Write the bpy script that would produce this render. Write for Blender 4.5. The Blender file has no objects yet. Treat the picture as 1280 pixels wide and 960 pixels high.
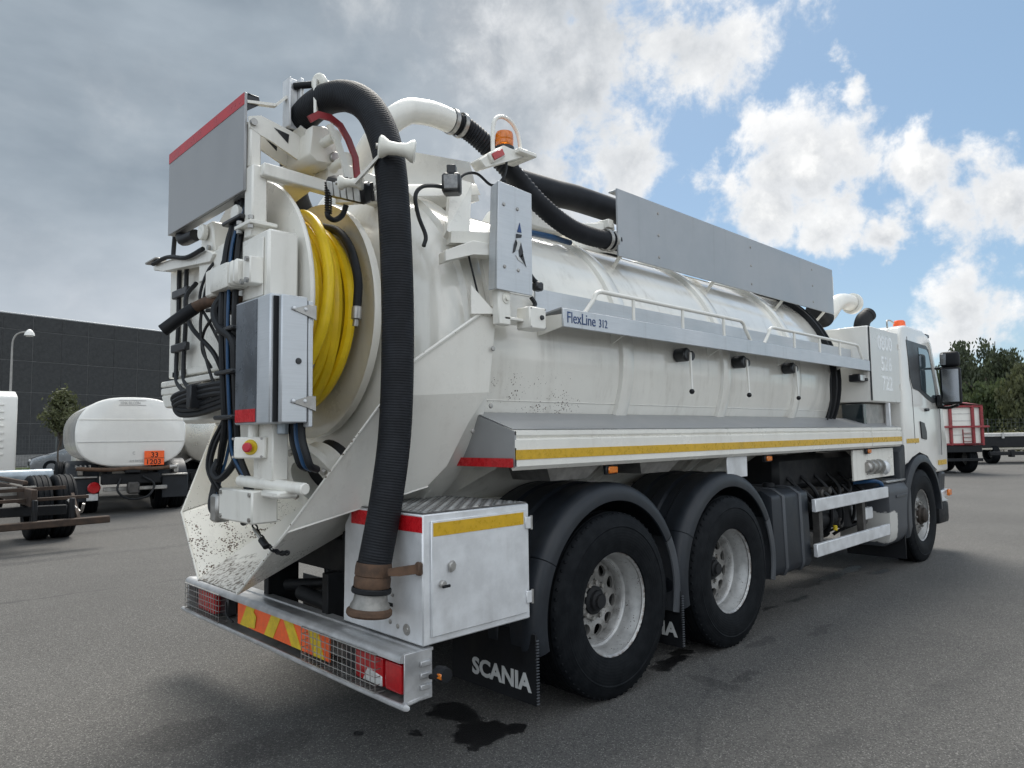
import bpy, bmesh, math, random
from mathutils import Vector, Matrix
R = math.radians
S = bpy.context.scene
C = S.collection
random.seed(7)

# ------------------------------------------------------------------ camera
F_PX, CAM = 882.92, Vector((-3.3635, -3.8202, 1.5272))
YAW, PIT, ROL = 0.7974, 0.0719, -0.0142
fw = Vector((math.cos(PIT)*math.cos(YAW), math.cos(PIT)*math.sin(YAW), math.sin(PIT)))
rt = fw.cross(Vector((0, 0, 1))).normalized(); up = rt.cross(fw)
r2 = rt*math.cos(ROL) + up*math.sin(ROL); u2 = up*math.cos(ROL) - rt*math.sin(ROL)
cd = bpy.data.cameras.new('camera'); cam = bpy.data.objects.new('camera', cd); C.objects.link(cam)
cam.matrix_world = Matrix(((r2.x, u2.x, -fw.x, CAM.x), (r2.y, u2.y, -fw.y, CAM.y), (r2.z, u2.z, -fw.z, CAM.z), (0, 0, 0, 1)))
cd.sensor_fit = 'HORIZONTAL'; cd.sensor_width = 36; cd.lens = 36*F_PX/1280
cd.clip_start = 0.05; cd.clip_end = 2000
S.camera = cam

# ------------------------------------------------------------------ sun, sky, exposure
SUN_AZ, SUN_EL = R(46), R(55)            # azimuth from +X towards +Y
sdir = Vector((math.cos(SUN_EL)*math.cos(SUN_AZ), math.cos(SUN_EL)*math.sin(SUN_AZ), math.sin(SUN_EL)))
sl = bpy.data.lights.new('sun', 'SUN'); sl.energy = 1.5; sl.angle = R(36); sl.color = (1, .96, .89)
so = bpy.data.objects.new('sun', sl); C.objects.link(so)
so.rotation_euler = sdir.to_track_quat('Z', 'Y').to_euler()
S.view_settings.view_transform = 'Standard'; S.view_settings.look = 'None'
S.view_settings.exposure = 1.63; S.view_settings.gamma = 1; S.view_settings.use_curve_mapping = False
S.cycles.use_denoising = True
S.cycles.max_bounces = 6; S.cycles.diffuse_bounces = 3; S.cycles.glossy_bounces = 3; S.cycles.transmission_bounces = 4

W = bpy.data.worlds.new('World'); S.world = W; W.use_nodes = True
def build_sky():
    nt = W.node_tree; nt.nodes.clear(); N = nt.nodes; L = nt.links
    def nd(t, **k):
        n = N.new(t)
        for a, b in k.items(): setattr(n, a, b)
        return n
    def put(sock, v):
        if isinstance(v, bpy.types.NodeSocket): L.new(v, sock)
        else: sock.default_value = v
    def ma(op, a, b=0., c=0., clamp=False):
        n = nd('ShaderNodeMath', operation=op, use_clamp=clamp)
        for i, v in enumerate((a, b, c)): put(n.inputs[i], v)
        return n.outputs[0]
    def vm(op, a, b=(0, 0, 0), s=1.):
        n = nd('ShaderNodeVectorMath', operation=op); put(n.inputs[0], a); put(n.inputs[1], b)
        if op == 'SCALE': put(n.inputs[3], s)
        return n.outputs['Value' if op in ('DISTANCE', 'DOT_PRODUCT', 'LENGTH') else 'Vector']
    def sm(x, a, b, lo=0., hi=1.):
        n = nd('ShaderNodeMapRange', interpolation_type='SMOOTHSTEP')
        put(n.inputs[0], x)
        for i, v in enumerate((a, b, lo, hi)): put(n.inputs[i+1], v)
        return n.outputs[0]
    def noise(vec, scale, det, rough=.55, col=False, dist=0.):
        n = nd('ShaderNodeTexNoise'); L.new(vec, n.inputs['Vector'])
        n.inputs['Scale'].default_value = scale; n.inputs['Detail'].default_value = det
        n.inputs['Roughness'].default_value = rough; n.inputs['Distortion'].default_value = dist
        return n.outputs['Color' if col else 'Fac']
    def mix(f, a, b):
        n = nd('ShaderNodeMix', data_type='RGBA'); put(n.inputs[0], f); put(n.inputs[6], a); put(n.inputs[7], b)
        return n.outputs[2]
    d = vm('NORMALIZE', nd('ShaderNodeTexCoord').outputs['Generated'])
    sky = nd('ShaderNodeTexSky', sky_type='NISHITA', sun_disc=False, sun_elevation=SUN_EL,
             sun_rotation=math.pi/2 - SUN_AZ, altitude=50, air_density=1.0, dust_density=.7, ozone_density=2.2)
    skyc = mix(.4, vm('SCALE', sky.outputs[0], s=.0355), (.125, .195, .255, 1))
    blobs = [((.871, .366, .326), .105), ((.838, .408, .365), .06), ((.89, .315, .331), .07), ((.864, .302, .404), .038),
             ((.869, .409, .279), .07), ((.897, .349, .271), .055), ((.933, .215, .289), .06), ((.946, .172, .276), .075),
             ((.917, .243, .317), .05), ((.922, .297, .248), .04), ((.968, .211, .137), .06), ((.976, .16, .124), .06),
             ((.76, .442, .477), .11), ((.757, .555, .345), .085), ((.985, -.05, .16), .12), ((.93, -.2, .3), .13), ((.80, -.45, .4), .2)]
    def dens(v):
        wv = noise(v, 8., 6, .6, col=True)
        wv = vm('SCALE', vm('SUBTRACT', wv, (.5, .5, .5)), s=.13)
        v2 = vm('ADD', v, wv); acc = None
        for c, r in blobs:
            t = ma('MULTIPLY_ADD', vm('DISTANCE', v2, c), -1/r, 1.)
            acc = t if acc is None else ma('MAXIMUM', acc, t)
        bank = ma('MULTIPLY_ADD', vm('DOT_PRODUCT', v2, (-.60, .72, .12)), 3.6, .55)   # heavy grey bank to the north
        bank = ma('MINIMUM', bank, 1.6)
        acc = ma('MAXIMUM', acc, bank)
        rest = ma('MULTIPLY', noise(v, 2.4, 3, .5), sm(vm('DOT_PRODUCT', v, (fw.x, fw.y, 0)), .55, .3))   # scattered cumulus round the rest of the sky
        acc = ma('MAXIMUM', acc, ma('MULTIPLY_ADD', rest, 3., -1.15))
        f = noise(v, 11., 12, .62, dist=.15)
        return ma('ADD', acc, ma('MULTIPLY_ADD', f, 3.1, -1.74)), bank
    D0, bank = dens(d)
    D1, _ = dens(vm('ADD', d, tuple(sdir*.034)))
    alpha = sm(D0, -.08, .5)
    rel = ma('SUBTRACT', D0, D1)                                   # brighter where the cloud thins towards the sun
    lit = sm(rel, -.3, 1.05)
    thick = sm(D0, .25, 1.25)
    big = noise(vm('MULTIPLY', d, (1., 1., 2.4)), 1.9, 7, .5, dist=.1)
    gapn = sm(big, .30, .72)
    cum = mix(lit, (.42, .45, .49, 1), (.97, .97, .96, 1))
    cum = mix(ma('MULTIPLY_ADD', thick, -.8, .72), cum, (.92, .93, .94, 1))
    grey = mix(gapn, (.185, .232, .285, 1), (.46, .525, .585, 1))
    low = sm(vm('DOT_PRODUCT', d, (0, 0, 1)), .07, .33)
    grey = mix(low, mix(gapn, (.31, .37, .435, 1), (.68, .72, .77, 1)), grey)
    inbank = sm(ma('ADD', bank, ma('MULTIPLY_ADD', noise(d, 4.5, 6, .55), 2.4, -1.2)), .35, 1.75)
    cl = mix(inbank, cum, grey)
    # clouds opposite the sun are lit from the front and so are brighter
    fl = sm(vm('DOT_PRODUCT', d, (math.cos(SUN_AZ), math.sin(SUN_AZ), 0)), .35, -.5, .36, .80)
    out = mix(alpha, skyc, vm('SCALE', cl, s=fl))
    below = sm(vm('DOT_PRODUCT', d, (0, 0, 1)), -.03, .0)
    out = mix(below, (.12, .12, .12, 1), out)
    bg = nd('ShaderNodeBackground'); L.new(out, bg.inputs[0]); bg.inputs[1].default_value = 1.0
    o = nd('ShaderNodeOutputWorld'); L.new(bg.outputs[0], o.inputs[0])
build_sky()
try: W.cycles.sampling_method = 'MANUAL'; W.cycles.sample_map_resolution = 512
except Exception: pass

# ------------------------------------------------------------------ materials
MATS = {}
class NT:
    def __init__(s, name):
        s.m = bpy.data.materials.new(name); s.m.use_nodes = True; s.t = s.m.node_tree
        s.p = s.t.nodes['Principled BSDF']; s.co = s.t.nodes.new('ShaderNodeTexCoord').outputs['Object']
        MATS[name] = s.m
    def put(s, sock, v):
        if isinstance(v, bpy.types.NodeSocket): s.t.links.new(v, sock)
        else: sock.default_value = v
    def n(s, t, **k):
        x = s.t.nodes.new(t)
        for a, b in k.items(): setattr(x, a, b)
        return x
    def ma(s, op, a, b=0., c=0., clamp=False):
        x = s.n('ShaderNodeMath', operation=op, use_clamp=clamp)
        for i, v in enumerate((a, b, c)): s.put(x.inputs[i], v)
        return x.outputs[0]
    def noise(s, scale, det=4, rough=.6, vec=None, out='Fac'):
        x = s.n('ShaderNodeTexNoise'); s.put(x.inputs['Vector'], vec or s.co)
        x.inputs['Scale'].default_value = scale; x.inputs['Detail'].default_value = det; x.inputs['Roughness'].default_value = rough
        return x.outputs[out]
    def vor(s, scale, vec=None, feature='F1', out='Distance'):
        x = s.n('ShaderNodeTexVoronoi', feature=feature); s.put(x.inputs['Vector'], vec or s.co)
        x.inputs['Scale'].default_value = scale; return x.outputs[out]
    def sm(s, x, a, b, lo=0., hi=1.):
        q = s.n('ShaderNodeMapRange', interpolation_type='SMOOTHSTEP'); s.put(q.inputs[0], x)
        for i, v in enumerate((a, b, lo, hi)): s.put(q.inputs[i+1], v)
        return q.outputs[0]
    def mix(s, f, a, b):
        q = s.n('ShaderNodeMix', data_type='RGBA'); s.put(q.inputs[0], f); s.put(q.inputs[6], c4(a)); s.put(q.inputs[7], c4(b)); return q.outputs[2]
    def sxyz(s, v=None):
        q = s.n('ShaderNodeSeparateXYZ'); s.put(q.inputs[0], v or s.co); return q.outputs
    def scale(s, v, k):
        q = s.n('ShaderNodeVectorMath', operation='MULTIPLY'); s.put(q.inputs[0], v); q.inputs[1].default_value = k; return q.outputs[0]
    def bump(s, h, st=.3, dist=.01):
        q = s.n('ShaderNodeBump'); s.put(q.inputs['Height'], h); q.inputs['Strength'].default_value = st; q.inputs['Distance'].default_value = dist
        s.t.links.new(q.outputs[0], s.p.inputs['Normal'])
    def fin(s, col=None, rough=None, metal=None, **k):
        if col is not None: s.put(s.p.inputs['Base Color'], c4(col))
        if rough is not None: s.put(s.p.inputs['Roughness'], rough)
        if metal is not None: s.put(s.p.inputs['Metallic'], metal)
        for a, b in k.items(): s.put(s.p.inputs[a.replace('_', ' ')], b)
        return s.m
def c4(c): return (*c, 1) if isinstance(c, tuple) and len(c) == 3 else c

def plain(name, col, rough=.5, metal=0., var=.18, sc=6., bump=0., dirt=None, **k):
    """a surface with gentle tonal and gloss variation, optional dirt film"""
    q = NT(name); n1 = q.noise(sc, 6, .65)
    lo = tuple(max(0, c*(1-var)) for c in col); hi = tuple(min(1, c*(1+var*.6)) for c in col)
    c = q.mix(q.sm(n1, .3, .7), lo, hi)
    if dirt:
        n2 = q.noise(2.3, 8, .7); st = q.noise(1., 5, .6, vec=q.scale(q.co, (9, 9, .8)))
        m = q.ma('MULTIPLY', q.sm(n2, .42, .75), q.sm(st, .35, .75)); c = q.mix(q.ma('MULTIPLY', m, dirt[1]), c, dirt[0])
    if bump: q.bump(q.noise(sc*14, 4), bump, .004)
    return q.fin(c, q.sm(n1, .25, .75, max(.02, rough*.8), min(1, rough*1.2)), metal, **k)

def white_paint(name, chips=None, base=(.82, .80, .735), dirt=.35, rough=.3, wavy=False, csc=78):
    q = NT(name); n1 = q.noise(1.7, 7, .65)
    c = q.mix(q.sm(n1, .35, .7), tuple(x*.93 for x in base), base)
    st = q.noise(1., 6, .65, vec=q.scale(q.co, (11, 11, .9))); n2 = q.noise(3.1, 8, .72)
    c = q.mix(q.ma('MULTIPLY', q.ma('MULTIPLY', q.sm(st, .45, .8), q.sm(n2, .35, .7)), dirt), c, (.34, .30, .24))
    r = q.sm(n2, .3, .7, rough*.8, rough*1.35)
    if chips:
        mask = chips(q)
        cell = q.ma('ADD', q.vor(csc), q.ma('MULTIPLY', q.noise(csc*1.4, 4), .35))
        patch = q.noise(9, 5, .7)
        thr = q.ma('MULTIPLY', mask, q.sm(patch, .3, .7, .08, .62))
        ch = q.sm(q.ma('SUBTRACT', thr, cell), -.09, -.05)
        c = q.mix(ch, c, q.mix(q.noise(30, 3), (.03, .022, .018), (.16, .1, .065)))
        r = q.ma('MAXIMUM', r, q.ma('MULTIPLY', ch, .75))
    if wavy: q.bump(q.noise(1.6, 3, .5), .12, .05)
    return q.fin(c, r, 0., Coat_Weight=.7 if wavy else .25, Coat_Roughness=.06 if wavy else .12)
def chip_lip(q):
    x, y, z = q.sxyz()
    return q.ma('MULTIPLY', q.ma('ADD', q.sm(z, 1.5, .8), .16), q.sm(y, -.75, .05, .3, 1.))
def chip_tank(q):
    x, y, z = q.sxyz()
    a = q.ma('MULTIPLY', q.sm(x, -1.1, -.55), q.sm(x, .55, -.2)); b = q.ma('MULTIPLY', q.sm(z, 2.1, 1.75), q.sm(z, 1.45, 1.7))
    return q.ma('MULTIPLY_ADD', q.ma('MULTIPLY', a, b), .78, -.02)
white_paint('white_paint'); white_paint('white_worn', lambda q: .2, dirt=.6)
white_paint('edge_worn', lambda q: .8, csc=55, dirt=.7); white_paint('white_chute', chip_lip, dirt=.45); white_paint('white_tank', chip_tank, dirt=.6, rough=.2, wavy=True, csc=66)
white_paint('white_cab', base=(.82, .805, .76), dirt=.1, rough=.15)
white_paint('cream_paint', lambda q: .12, base=(.77, .745, .67), dirt=.35)
plain('aluminium', (.72, .73, .74), .42, .35, .1, 9, dirt=((.30, .29, .27), .5))
def brushed(name, k):
    q = NT(name); g = q.noise(1., 3, .5, vec=q.scale(q.co, (6, 6, 160))); b = q.noise(2.1, 6, .6)
    c = q.mix(q.sm(b, .3, .72), (.34*k, .36*k, .375*k), (.42*k, .435*k, .45*k)); c = q.mix(q.ma('MULTIPLY', q.sm(g, .4, .7), .14), c, (.36, .37, .38))
    sp = q.sm(q.noise(38, 5, .7), .68, .74); c = q.mix(q.ma('MULTIPLY', sp, .25), c, (.25, .25, .25))
    wv = q.noise(1.1, 2, .5); q.bump(q.ma('ADD', q.ma('MULTIPLY', g, .03), wv), .10, .04)
    dr = q.sm(q.noise(1., 5, .6, vec=q.scale(q.co, (16, 16, .7))), .56, .8); c = q.mix(q.ma('MULTIPLY', dr, .3), c, (.24, .24, .235)); q.fin(c, q.sm(b, .3, .7, .34, .52), .45)
brushed('brushed_aluminium', 1.); brushed('lit_aluminium', 1.5)  # second copy is the same metal, brighter sheen put into its colour
plain('steel', (.42, .41, .39), .42, .8, .25, 14, dirt=((.2, .13, .08), .6))
plain('rusty_steel', (.115, .068, .043), .8, .2, .5, 12, bump=.25)
plain('chassis_black', (.010, .011, .013), .6, 0, .4, 7, dirt=((.035, .032, .028), .5), Specular_IOR_Level=.3)
plain('dark_plastic', (.013, .0165, .022), .45, 0, .22, 5, bump=.06, dirt=((.045, .046, .047), .4), Specular_IOR_Level=.4)
plain('grey_plastic', (.052, .057, .065), .5, 0, .18, 5, bump=.06, dirt=((.17, .16, .145), .4))
plain('black_rubber', (.007, .008, .010), .6, 0, .35, 11, bump=.1, dirt=((.03, .029, .027), .5), Specular_IOR_Level=.3)
plain('cable_black', (.008, .009, .011), .5, 0, .3, 9, Specular_IOR_Level=.35)
plain('cable_blue', (.01, .06, .15), .45)
plain('mirror_glass', (.16, .17, .18), .06, 1., .02)
plain('hose_yellow', (.95, .66, .015), .38, 0, .10, 9, dirt=((.6, .4, .03), .4))
plain('red_reflector', (.55, .012, .018), .28, 0, .15, 30)
plain('red_paint', (.27, .028, .034), .45, 0, .3, 10, dirt=((.3, .2, .17), .4))
plain('yellow_reflector', (.60, .36, .012), .3, 0, .12, 30, dirt=((.3, .2, .05), .4))
plain('orange_reflector', (.92, .13, .025), .35, 0, .14, 20)
plain('chevron_yellow', (.70, .50, .02), .35, 0, .2, 20)
plain('amber_lens', (.85, .22, .008), .16, 0, .1, 30, Transmission_Weight=.25, Coat_Weight=.6)
plain('red_lens', (.42, .008, .012), .14, 0, .15, 30, Coat_Weight=.6)
plain('clear_lens', (.62, .62, .6), .12, 0, .1, 30, Coat_Weight=.6)
plain('lamp_dark', (.018, .019, .022), .35)
plain('blue_print', (.012, .05, .17), .4); plain('white_print', (.55, .56, .55), .45)
plain('ghost_print', (.86, .86, .85), .25); plain('grey_sheet', (.34, .345, .35), .4, .25, .06, 4)
plain('dark_sheet', (.115, .13, .15), .28, .3, .35, 5, dirt=((.2, .2, .19), .5))
plain('tape_red', (.5, .02, .03), .3)
plain('glass_dark', (.02, .03, .034), .05, 0, .2, 2, Coat_Weight=.5)
plain('button_red', (.6, .03, .05), .35); plain('label_yellow', (.72, .52, .02), .45)
plain('roller_nylon', (.80, .78, .70), .4, 0, .1, 8)
plain('silver_tank', (.62, .60, .55), .3, .85, .12, 1.5)
plain('bark', (.07, .055, .042), .9, 0, .4, 12, bump=.4)
plain('car_paint', (.035, .04, .05), .2, .3, .1, 3, Coat_Weight=.7)
plain('car_grey', (.22, .235, .25), .25, .4, .1, 3, Coat_Weight=.7)
plain('blue_tank_paint', (.36, .41, .45), .35, .3)
plain('lamp_post_paint', (.34, .33, .31), .6, .2); plain('fence_metal', (.10, .11, .11), .6, .3)
plain('cap_metal', (.42, .43, .44), .5, .4); plain('canvas_grey', (.52, .51, .49), .8)
plain('beam_beige', (.42, .39, .33), .7)
def tyre_mat():
    q = NT('tyre_rubber'); n1 = q.noise(14, 6, .7); c = q.mix(q.sm(n1, .3, .75), (.0022, .0032, .0048), (.009, .0105, .0125))
    x, y, z = q.sxyz(); rr = q.ma('SQRT', q.ma('ADD', q.ma('MULTIPLY', x, x), q.ma('MULTIPLY', z, z)))
    q.bump(q.ma('SINE', q.ma('MULTIPLY', rr, 380)), .12, .002); q.fin(c, .65, Specular_IOR_Level=.14)
tyre_mat()
def ribbed(name, col, freq):
    """spiral wound suction hose: fine ridges across the hose (UV u runs along it, in metres)"""
    q = NT(name); uv = q.n('ShaderNodeTexCoord').outputs['UV']; u = q.sxyz(uv)[0]
    j = q.ma('ADD', u, q.ma('MULTIPLY', q.noise(9, 3), .006))
    w = q.ma('SINE', q.ma('MULTIPLY', j, freq*6.2832)); n1 = q.noise(10, 6, .7)
    c = q.mix(q.sm(n1, .35, .75), col, tuple(x*2.3 for x in col)); c = q.mix(q.ma('MULTIPLY', q.sm(w, .2, 1), .3), c, tuple(x*2.2 for x in col))
    q.bump(w, .28, .003); q.fin(c, .6, Specular_IOR_Level=.25)
ribbed('hose_black', (.007, .0078, .0098), 80)
def tread_plate():
    plain('tread_plate', (.50, .51, .51), .36, .7, .15, 14, dirt=((.16, .14, .11), .9))
tread_plate()
plain('tread_base', (.16, .155, .15), .6, .4, .3, 14)
plain('coupling_grey', (.28, .27, .25), .5, .4, .3, 20, dirt=((.12, .08, .05), .8))
def asphalt():
    q = NT('asphalt'); co = q.co
    big = q.noise(.22, 6, .6); mid = q.noise(1.6, 7, .65)
    c = q.mix(q.sm(big, .3, .7), (.074, .071, .067), (.114, .110, .103))
    c = q.mix(q.ma('MULTIPLY', q.sm(mid, .45, .75), .45), c, (.074, .072, .069))
    agg = q.vor(150, out='Color'); ax = q.sxyz(agg)[0]; dist = q.vor(150)
    grain = q.noise(170, 3, .7)
    c = q.mix(q.ma('MULTIPLY', q.sm(ax, .4, .1), .65), c, (.024, .024, .024))
    spk = q.ma('MULTIPLY', q.sm(ax, .78, .95), q.sm(dist, .7, .3))
    c = q.mix(q.ma('MULTIPLY', spk, .8), c, (.32, .31, .29)); c = q.mix(q.ma('MULTIPLY', q.sm(grain, .35, .65), .35), c, (.105, .10, .095))
    # old repair seams and long tyre tracks
    x, y, z = q.sxyz(); wob = q.ma('MULTIPLY_ADD', q.noise(1.1, 4), .5, -.25)
    def seam(a, b, c0, w, amt, c):
        d = q.ma('ABSOLUTE', q.ma('ADD', q.ma('ADD', q.ma('MULTIPLY', x, a), q.ma('MULTIPLY', y, b)), q.ma('ADD', wob, c0)))
        return q.mix(q.ma('MULTIPLY', q.sm(d, w, w*.2), q.ma('MULTIPLY', q.sm(mid, .3, .6), amt)), c, (.028, .028, .03))
    c = seam(.10, .99, 2.35, .14, .22, c); c = seam(.10, .99, 3.0, .12, .18, c); c = seam(.62, .78, 4.1, .16, .2, c); c = seam(.46, -.89, -1.55, .03, .3, c); c = seam(.05, 1., -4.35, .04, .5, c); c = seam(.02, 1., -7.0, .22, .35, c); c = seam(.03, .99, -9.6, .3, .3, c)
    # wet oil stains: (x, y, rx, ry, strength)
    stains = [(-.80, -.70, .11, .19, 1), (-.87, -1.0, .17, .16, 1), (-.70, -1.09, .08, .08, 1), (-.99, -1.12, .05, .05, .9), (.75, -1.09, .22, .08, 1), (.98, -1.02, .12, .05, .9), (3.07, -.92, .2, .06, 1), (2.57, -.9, .12, .04, .8),
              (4.75, -.75, .35, .09, .9), (4.86, -1.03, .2, .06, .95), (4.3, -.76, .3, .07, .8), (3.8, -.7, .3, .1, .7), (-1.97, .12, .24, .2, .3), (-1.72, -.35, .25, .16, .3), (.85, -1.56, .16, .05, .4), (.6, -1.5, .08, .2, .35), (1.6, -1.3, .2, .06, .4), (-1.3, -.55, .03, .03, .9), (-1.1, -.75, .04, .03, .9), (2.2, -1.5, .25, .05, .3)]
    wv = q.noise(5.5, 5, .65, out='Color'); wa = q.sxyz(wv); st = None
    for sx, sy, rx, ry, k in stains:
        dx = q.ma('DIVIDE', q.ma('ADD', q.ma('MULTIPLY_ADD', wa[0], .26, -.13-sx), x), rx); dy = q.ma('DIVIDE', q.ma('ADD', q.ma('MULTIPLY_ADD', wa[1], .26, -.13-sy), y), ry)
        e = q.ma('SQRT', q.ma('ADD', q.ma('MULTIPLY', dx, dx), q.ma('MULTIPLY', dy, dy)))
        e = q.sm(e, 1.10, .80, 0., k); st = e if st is None else q.ma('MAXIMUM', st, e)
    c = q.mix(q.ma('MULTIPLY', st, .92), c, (.006, .006, .007))
    dx = q.ma('ADD', x, -6.0); dy = q.ma('ADD', y, 2.0)
    rg = q.sm(st, .3, 1, .88, .38)
    hgt = q.ma('ADD', q.ma('MULTIPLY', dist, 1.2), q.ma('MULTIPLY', grain, .8))
    q.bump(hgt, .55, .006)
    q.fin(c, rg, 0., Specular_IOR_Level=.35)
asphalt()
def panel_mat():
    q = NT('facade_panel'); n1 = q.noise(4., 8, .75); n2 = q.noise(30, 3, .7)
    c = q.mix(q.sm(n1, .3, .7), (.028, .029, .0305), (.052, .053, .055)); c = q.mix(q.ma('MULTIPLY', q.sm(n2, .5, .7), .4), c, (.07, .07, .072)); q.fin(c, .8)
panel_mat()
plain('facade_joint', (.17, .17, .172), .8); plain('facade_base', (.24, .235, .225), .8)
def leaf(name, a, b):
    q = NT(name); o = q.n('ShaderNodeObjectInfo').outputs['Random']; n1 = q.noise(1.3, 4, .6); n2 = q.noise(11, 3, .7)
    c = q.mix(q.sm(n1, .3, .7), a, b); c = q.mix(q.ma('MULTIPLY', q.sm(n2, .5, .75), .5), c, tuple(min(1, x*1.5) for x in b))
    q.fin(c, .6, 0.)
    tr = q.n('ShaderNodeBsdfTranslucent'); q.t.links.new(c, tr.inputs[0]); mx = q.n('ShaderNodeMixShader'); mx.inputs[0].default_value = .3
    q.t.links.new(q.p.outputs[0], mx.inputs[1]); q.t.links.new(tr.outputs[0], mx.inputs[2]); q.t.links.new(mx.outputs[0], q.t.nodes['Material Output'].inputs[0])
leaf('leaf_dark', (.035, .048, .026), (.075, .092, .045)); leaf('leaf_mid', (.05, .075, .028), (.10, .125, .05)); leaf('leaf_olive', (.065, .075, .032), (.12, .13, .06))
leaf('hedge_leaf', (.06, .07, .028), (.14, .13, .055)); leaf('grass_blade', (.07, .11, .025), (.14, .19, .06))
plain('soil_grass', (.07, .095, .035), .9, 0, .4, 1.5)
def M(n): return MATS[n]

# ------------------------------------------------------------------ mesh helpers
def V(*a): return Vector(a)
class B:
    def __init__(s): s.bm = bmesh.new(); s.uv = None
    def _bev(s, verts, bev, seg=1):
        if bev <= 0: return
        es = {e for v in verts for e in v.link_edges}
        bmesh.ops.bevel(s.bm, geom=list(es), offset=bev, segments=seg, affect='EDGES', profile=.6, clamp_overlap=True)
    def box(s, x0, x1, y0, y1, z0, z1, bev=0., seg=1, mat=None):
        vs = [s.bm.verts.new((x, y, z)) for x in (x0, x1) for y in (y0, y1) for z in (z0, z1)]
        if mat is not None:
            for v in vs: v.co = mat @ v.co
        for f in ((0, 1, 3, 2), (4, 6, 7, 5), (0, 4, 5, 1), (2, 3, 7, 6), (0, 2, 6, 4), (1, 5, 7, 3)): s.bm.faces.new([vs[i] for i in f])
        s._bev(vs, bev, seg); return s
    def beam(s, p, q, w, h, upv=(0, 0, 1), bev=0.):
        p = Vector(p); q = Vector(q); a = (q-p); ln = a.length; a.normalize(); u = Vector(upv)
        b = u.cross(a)
        if b.length < 1e-4: b = Vector((0, 1, 0)).cross(a)
        b.normalize(); c = a.cross(b)
        m = Matrix(((a.x, b.x, c.x, p.x), (a.y, b.y, c.y, p.y), (a.z, b.z, c.z, p.z), (0, 0, 0, 1)))
        return s.box(0, ln, -w/2, w/2, -h/2, h/2, bev, mat=m)
    def prism(s, pts, ext, bev=0., seg=1):
        """polygon pts extruded by the vector ext"""
        ext = Vector(ext); a = [s.bm.verts.new(Vector(p)) for p in pts]; b = [s.bm.verts.new(Vector(p)+ext) for p in pts]
        n = len(pts); s.bm.faces.new(a[::-1]); s.bm.faces.new(b)
        for i in range(n): s.bm.faces.new((a[i], a[(i+1) % n], b[(i+1) % n], b[i]))
        s._bev(a+b, bev, seg); return s
    def plate(s, pts, th):
        pts = [Vector(p) for p in pts]; n = Vector((0, 0, 0))
        for i in range(len(pts)): n += pts[i].cross(pts[(i+1) % len(pts)])
        n.normalize(); return s.prism(pts, n*th)
    def lathe(s, prof, o, ax, n=24, closed=False, a0=0., a1=2*math.pi):
        """prof: (radius, distance along ax)"""
        o = Vector(o); ax = Vector(ax).normalized(); u = ax.orthogonal().normalized()
        if abs(ax.y) > .99: u = Vector((1, 0, 0))
        elif abs(ax.x) > .99: u = Vector((0, 1, 0))
        w = ax.cross(u); full = abs(a1-a0-2*math.pi) < 1e-6; m = n if full else n+1; rings = []
        for r, t in prof:
            if r < 1e-6: rings.append([s.bm.verts.new(o+ax*t)]*m); continue
            rings.append([s.bm.verts.new(o+ax*t+(u*math.cos(a0+(a1-a0)*i/n)+w*math.sin(a0+(a1-a0)*i/n))*r) for i in range(m)])
        prs = list(zip(rings, rings[1:]))
        if closed: prs.append((rings[-1], rings[0]))
        for A, Bb in prs:
            for i in range(n):
                j = (i+1) % m; vs = []
                for v in (A[i], A[j], Bb[j], Bb[i]):
                    if v not in vs: vs.append(v)
                if len(vs) > 2:
                    try: s.bm.faces.new(vs)
                    except ValueError: pass
        return s
    def cyl(s, p, q, r, r2=None, n=14, bev=0.):
        p = Vector(p); q = Vector(q); l = (q-p).length; r2 = r if r2 is None else r2
        if bev: return s.lathe([(0, 0), (r-bev, 0), (r, bev), (r2, l-bev), (r2-bev, l), (0, l)], p, q-p, n)
        return s.lathe([(0, 0), (r, 0), (r2, l), (0, l)], p, q-p, n)
    def tube(s, pts, r, n=8, sub=6, uv=False, rf=None, cap=True):
        P = [Vector(p) for p in pts]; path = []
        if sub > 1 and len(P) > 2:
            Q = [P[0]*2-P[1]] + P + [P[-1]*2-P[-2]]
            for i in range(1, len(Q)-2):
                for k in range(sub):
                    t = k/sub; a, b, c, d = Q[i-1], Q[i], Q[i+1], Q[i+2]
                    path.append(.5*((2*b)+(c-a)*t+(2*a-5*b+4*c-d)*t*t+(3*b-a-3*c+d)*t**3))
            path.append(P[-1])
        else: path = P
        t0 = (path[1]-path[0]).normalized(); u = t0.orthogonal().normalized(); rings = []; ln = [0.]
        for i, p in enumerate(path):
            t = (path[min(i+1, len(path)-1)]-path[max(i-1, 0)]).normalized()
            u = (u-t*u.dot(t)).normalized(); w = t.cross(u)
            if i: ln.append(ln[-1]+(p-path[i-1]).length)
            rr = rf(ln[-1], i) if rf else r
            rings.append([s.bm.verts.new(p+(u*math.cos(2*math.pi*k/n)+w*math.sin(2*math.pi*k/n))*rr) for k in range(n)])
        lay = s.bm.loops.layers.uv.verify() if uv else None
        for i, (A, Bb) in enumerate(zip(rings, rings[1:])):
            for k in range(n):
                f = s.bm.faces.new((A[k], A[(k+1) % n], Bb[(k+1) % n], Bb[k]))
                if uv:
                    for lp, uu, vv in zip(f.loops, (ln[i], ln[i], ln[i+1], ln[i+1]), (k/n, (k+1)/n, (k+1)/n, k/n)): lp[lay].uv = (uu, vv)
        if cap: s.bm.faces.new(rings[0][::-1]); s.bm.faces.new(rings[-1])
        return s
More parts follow.
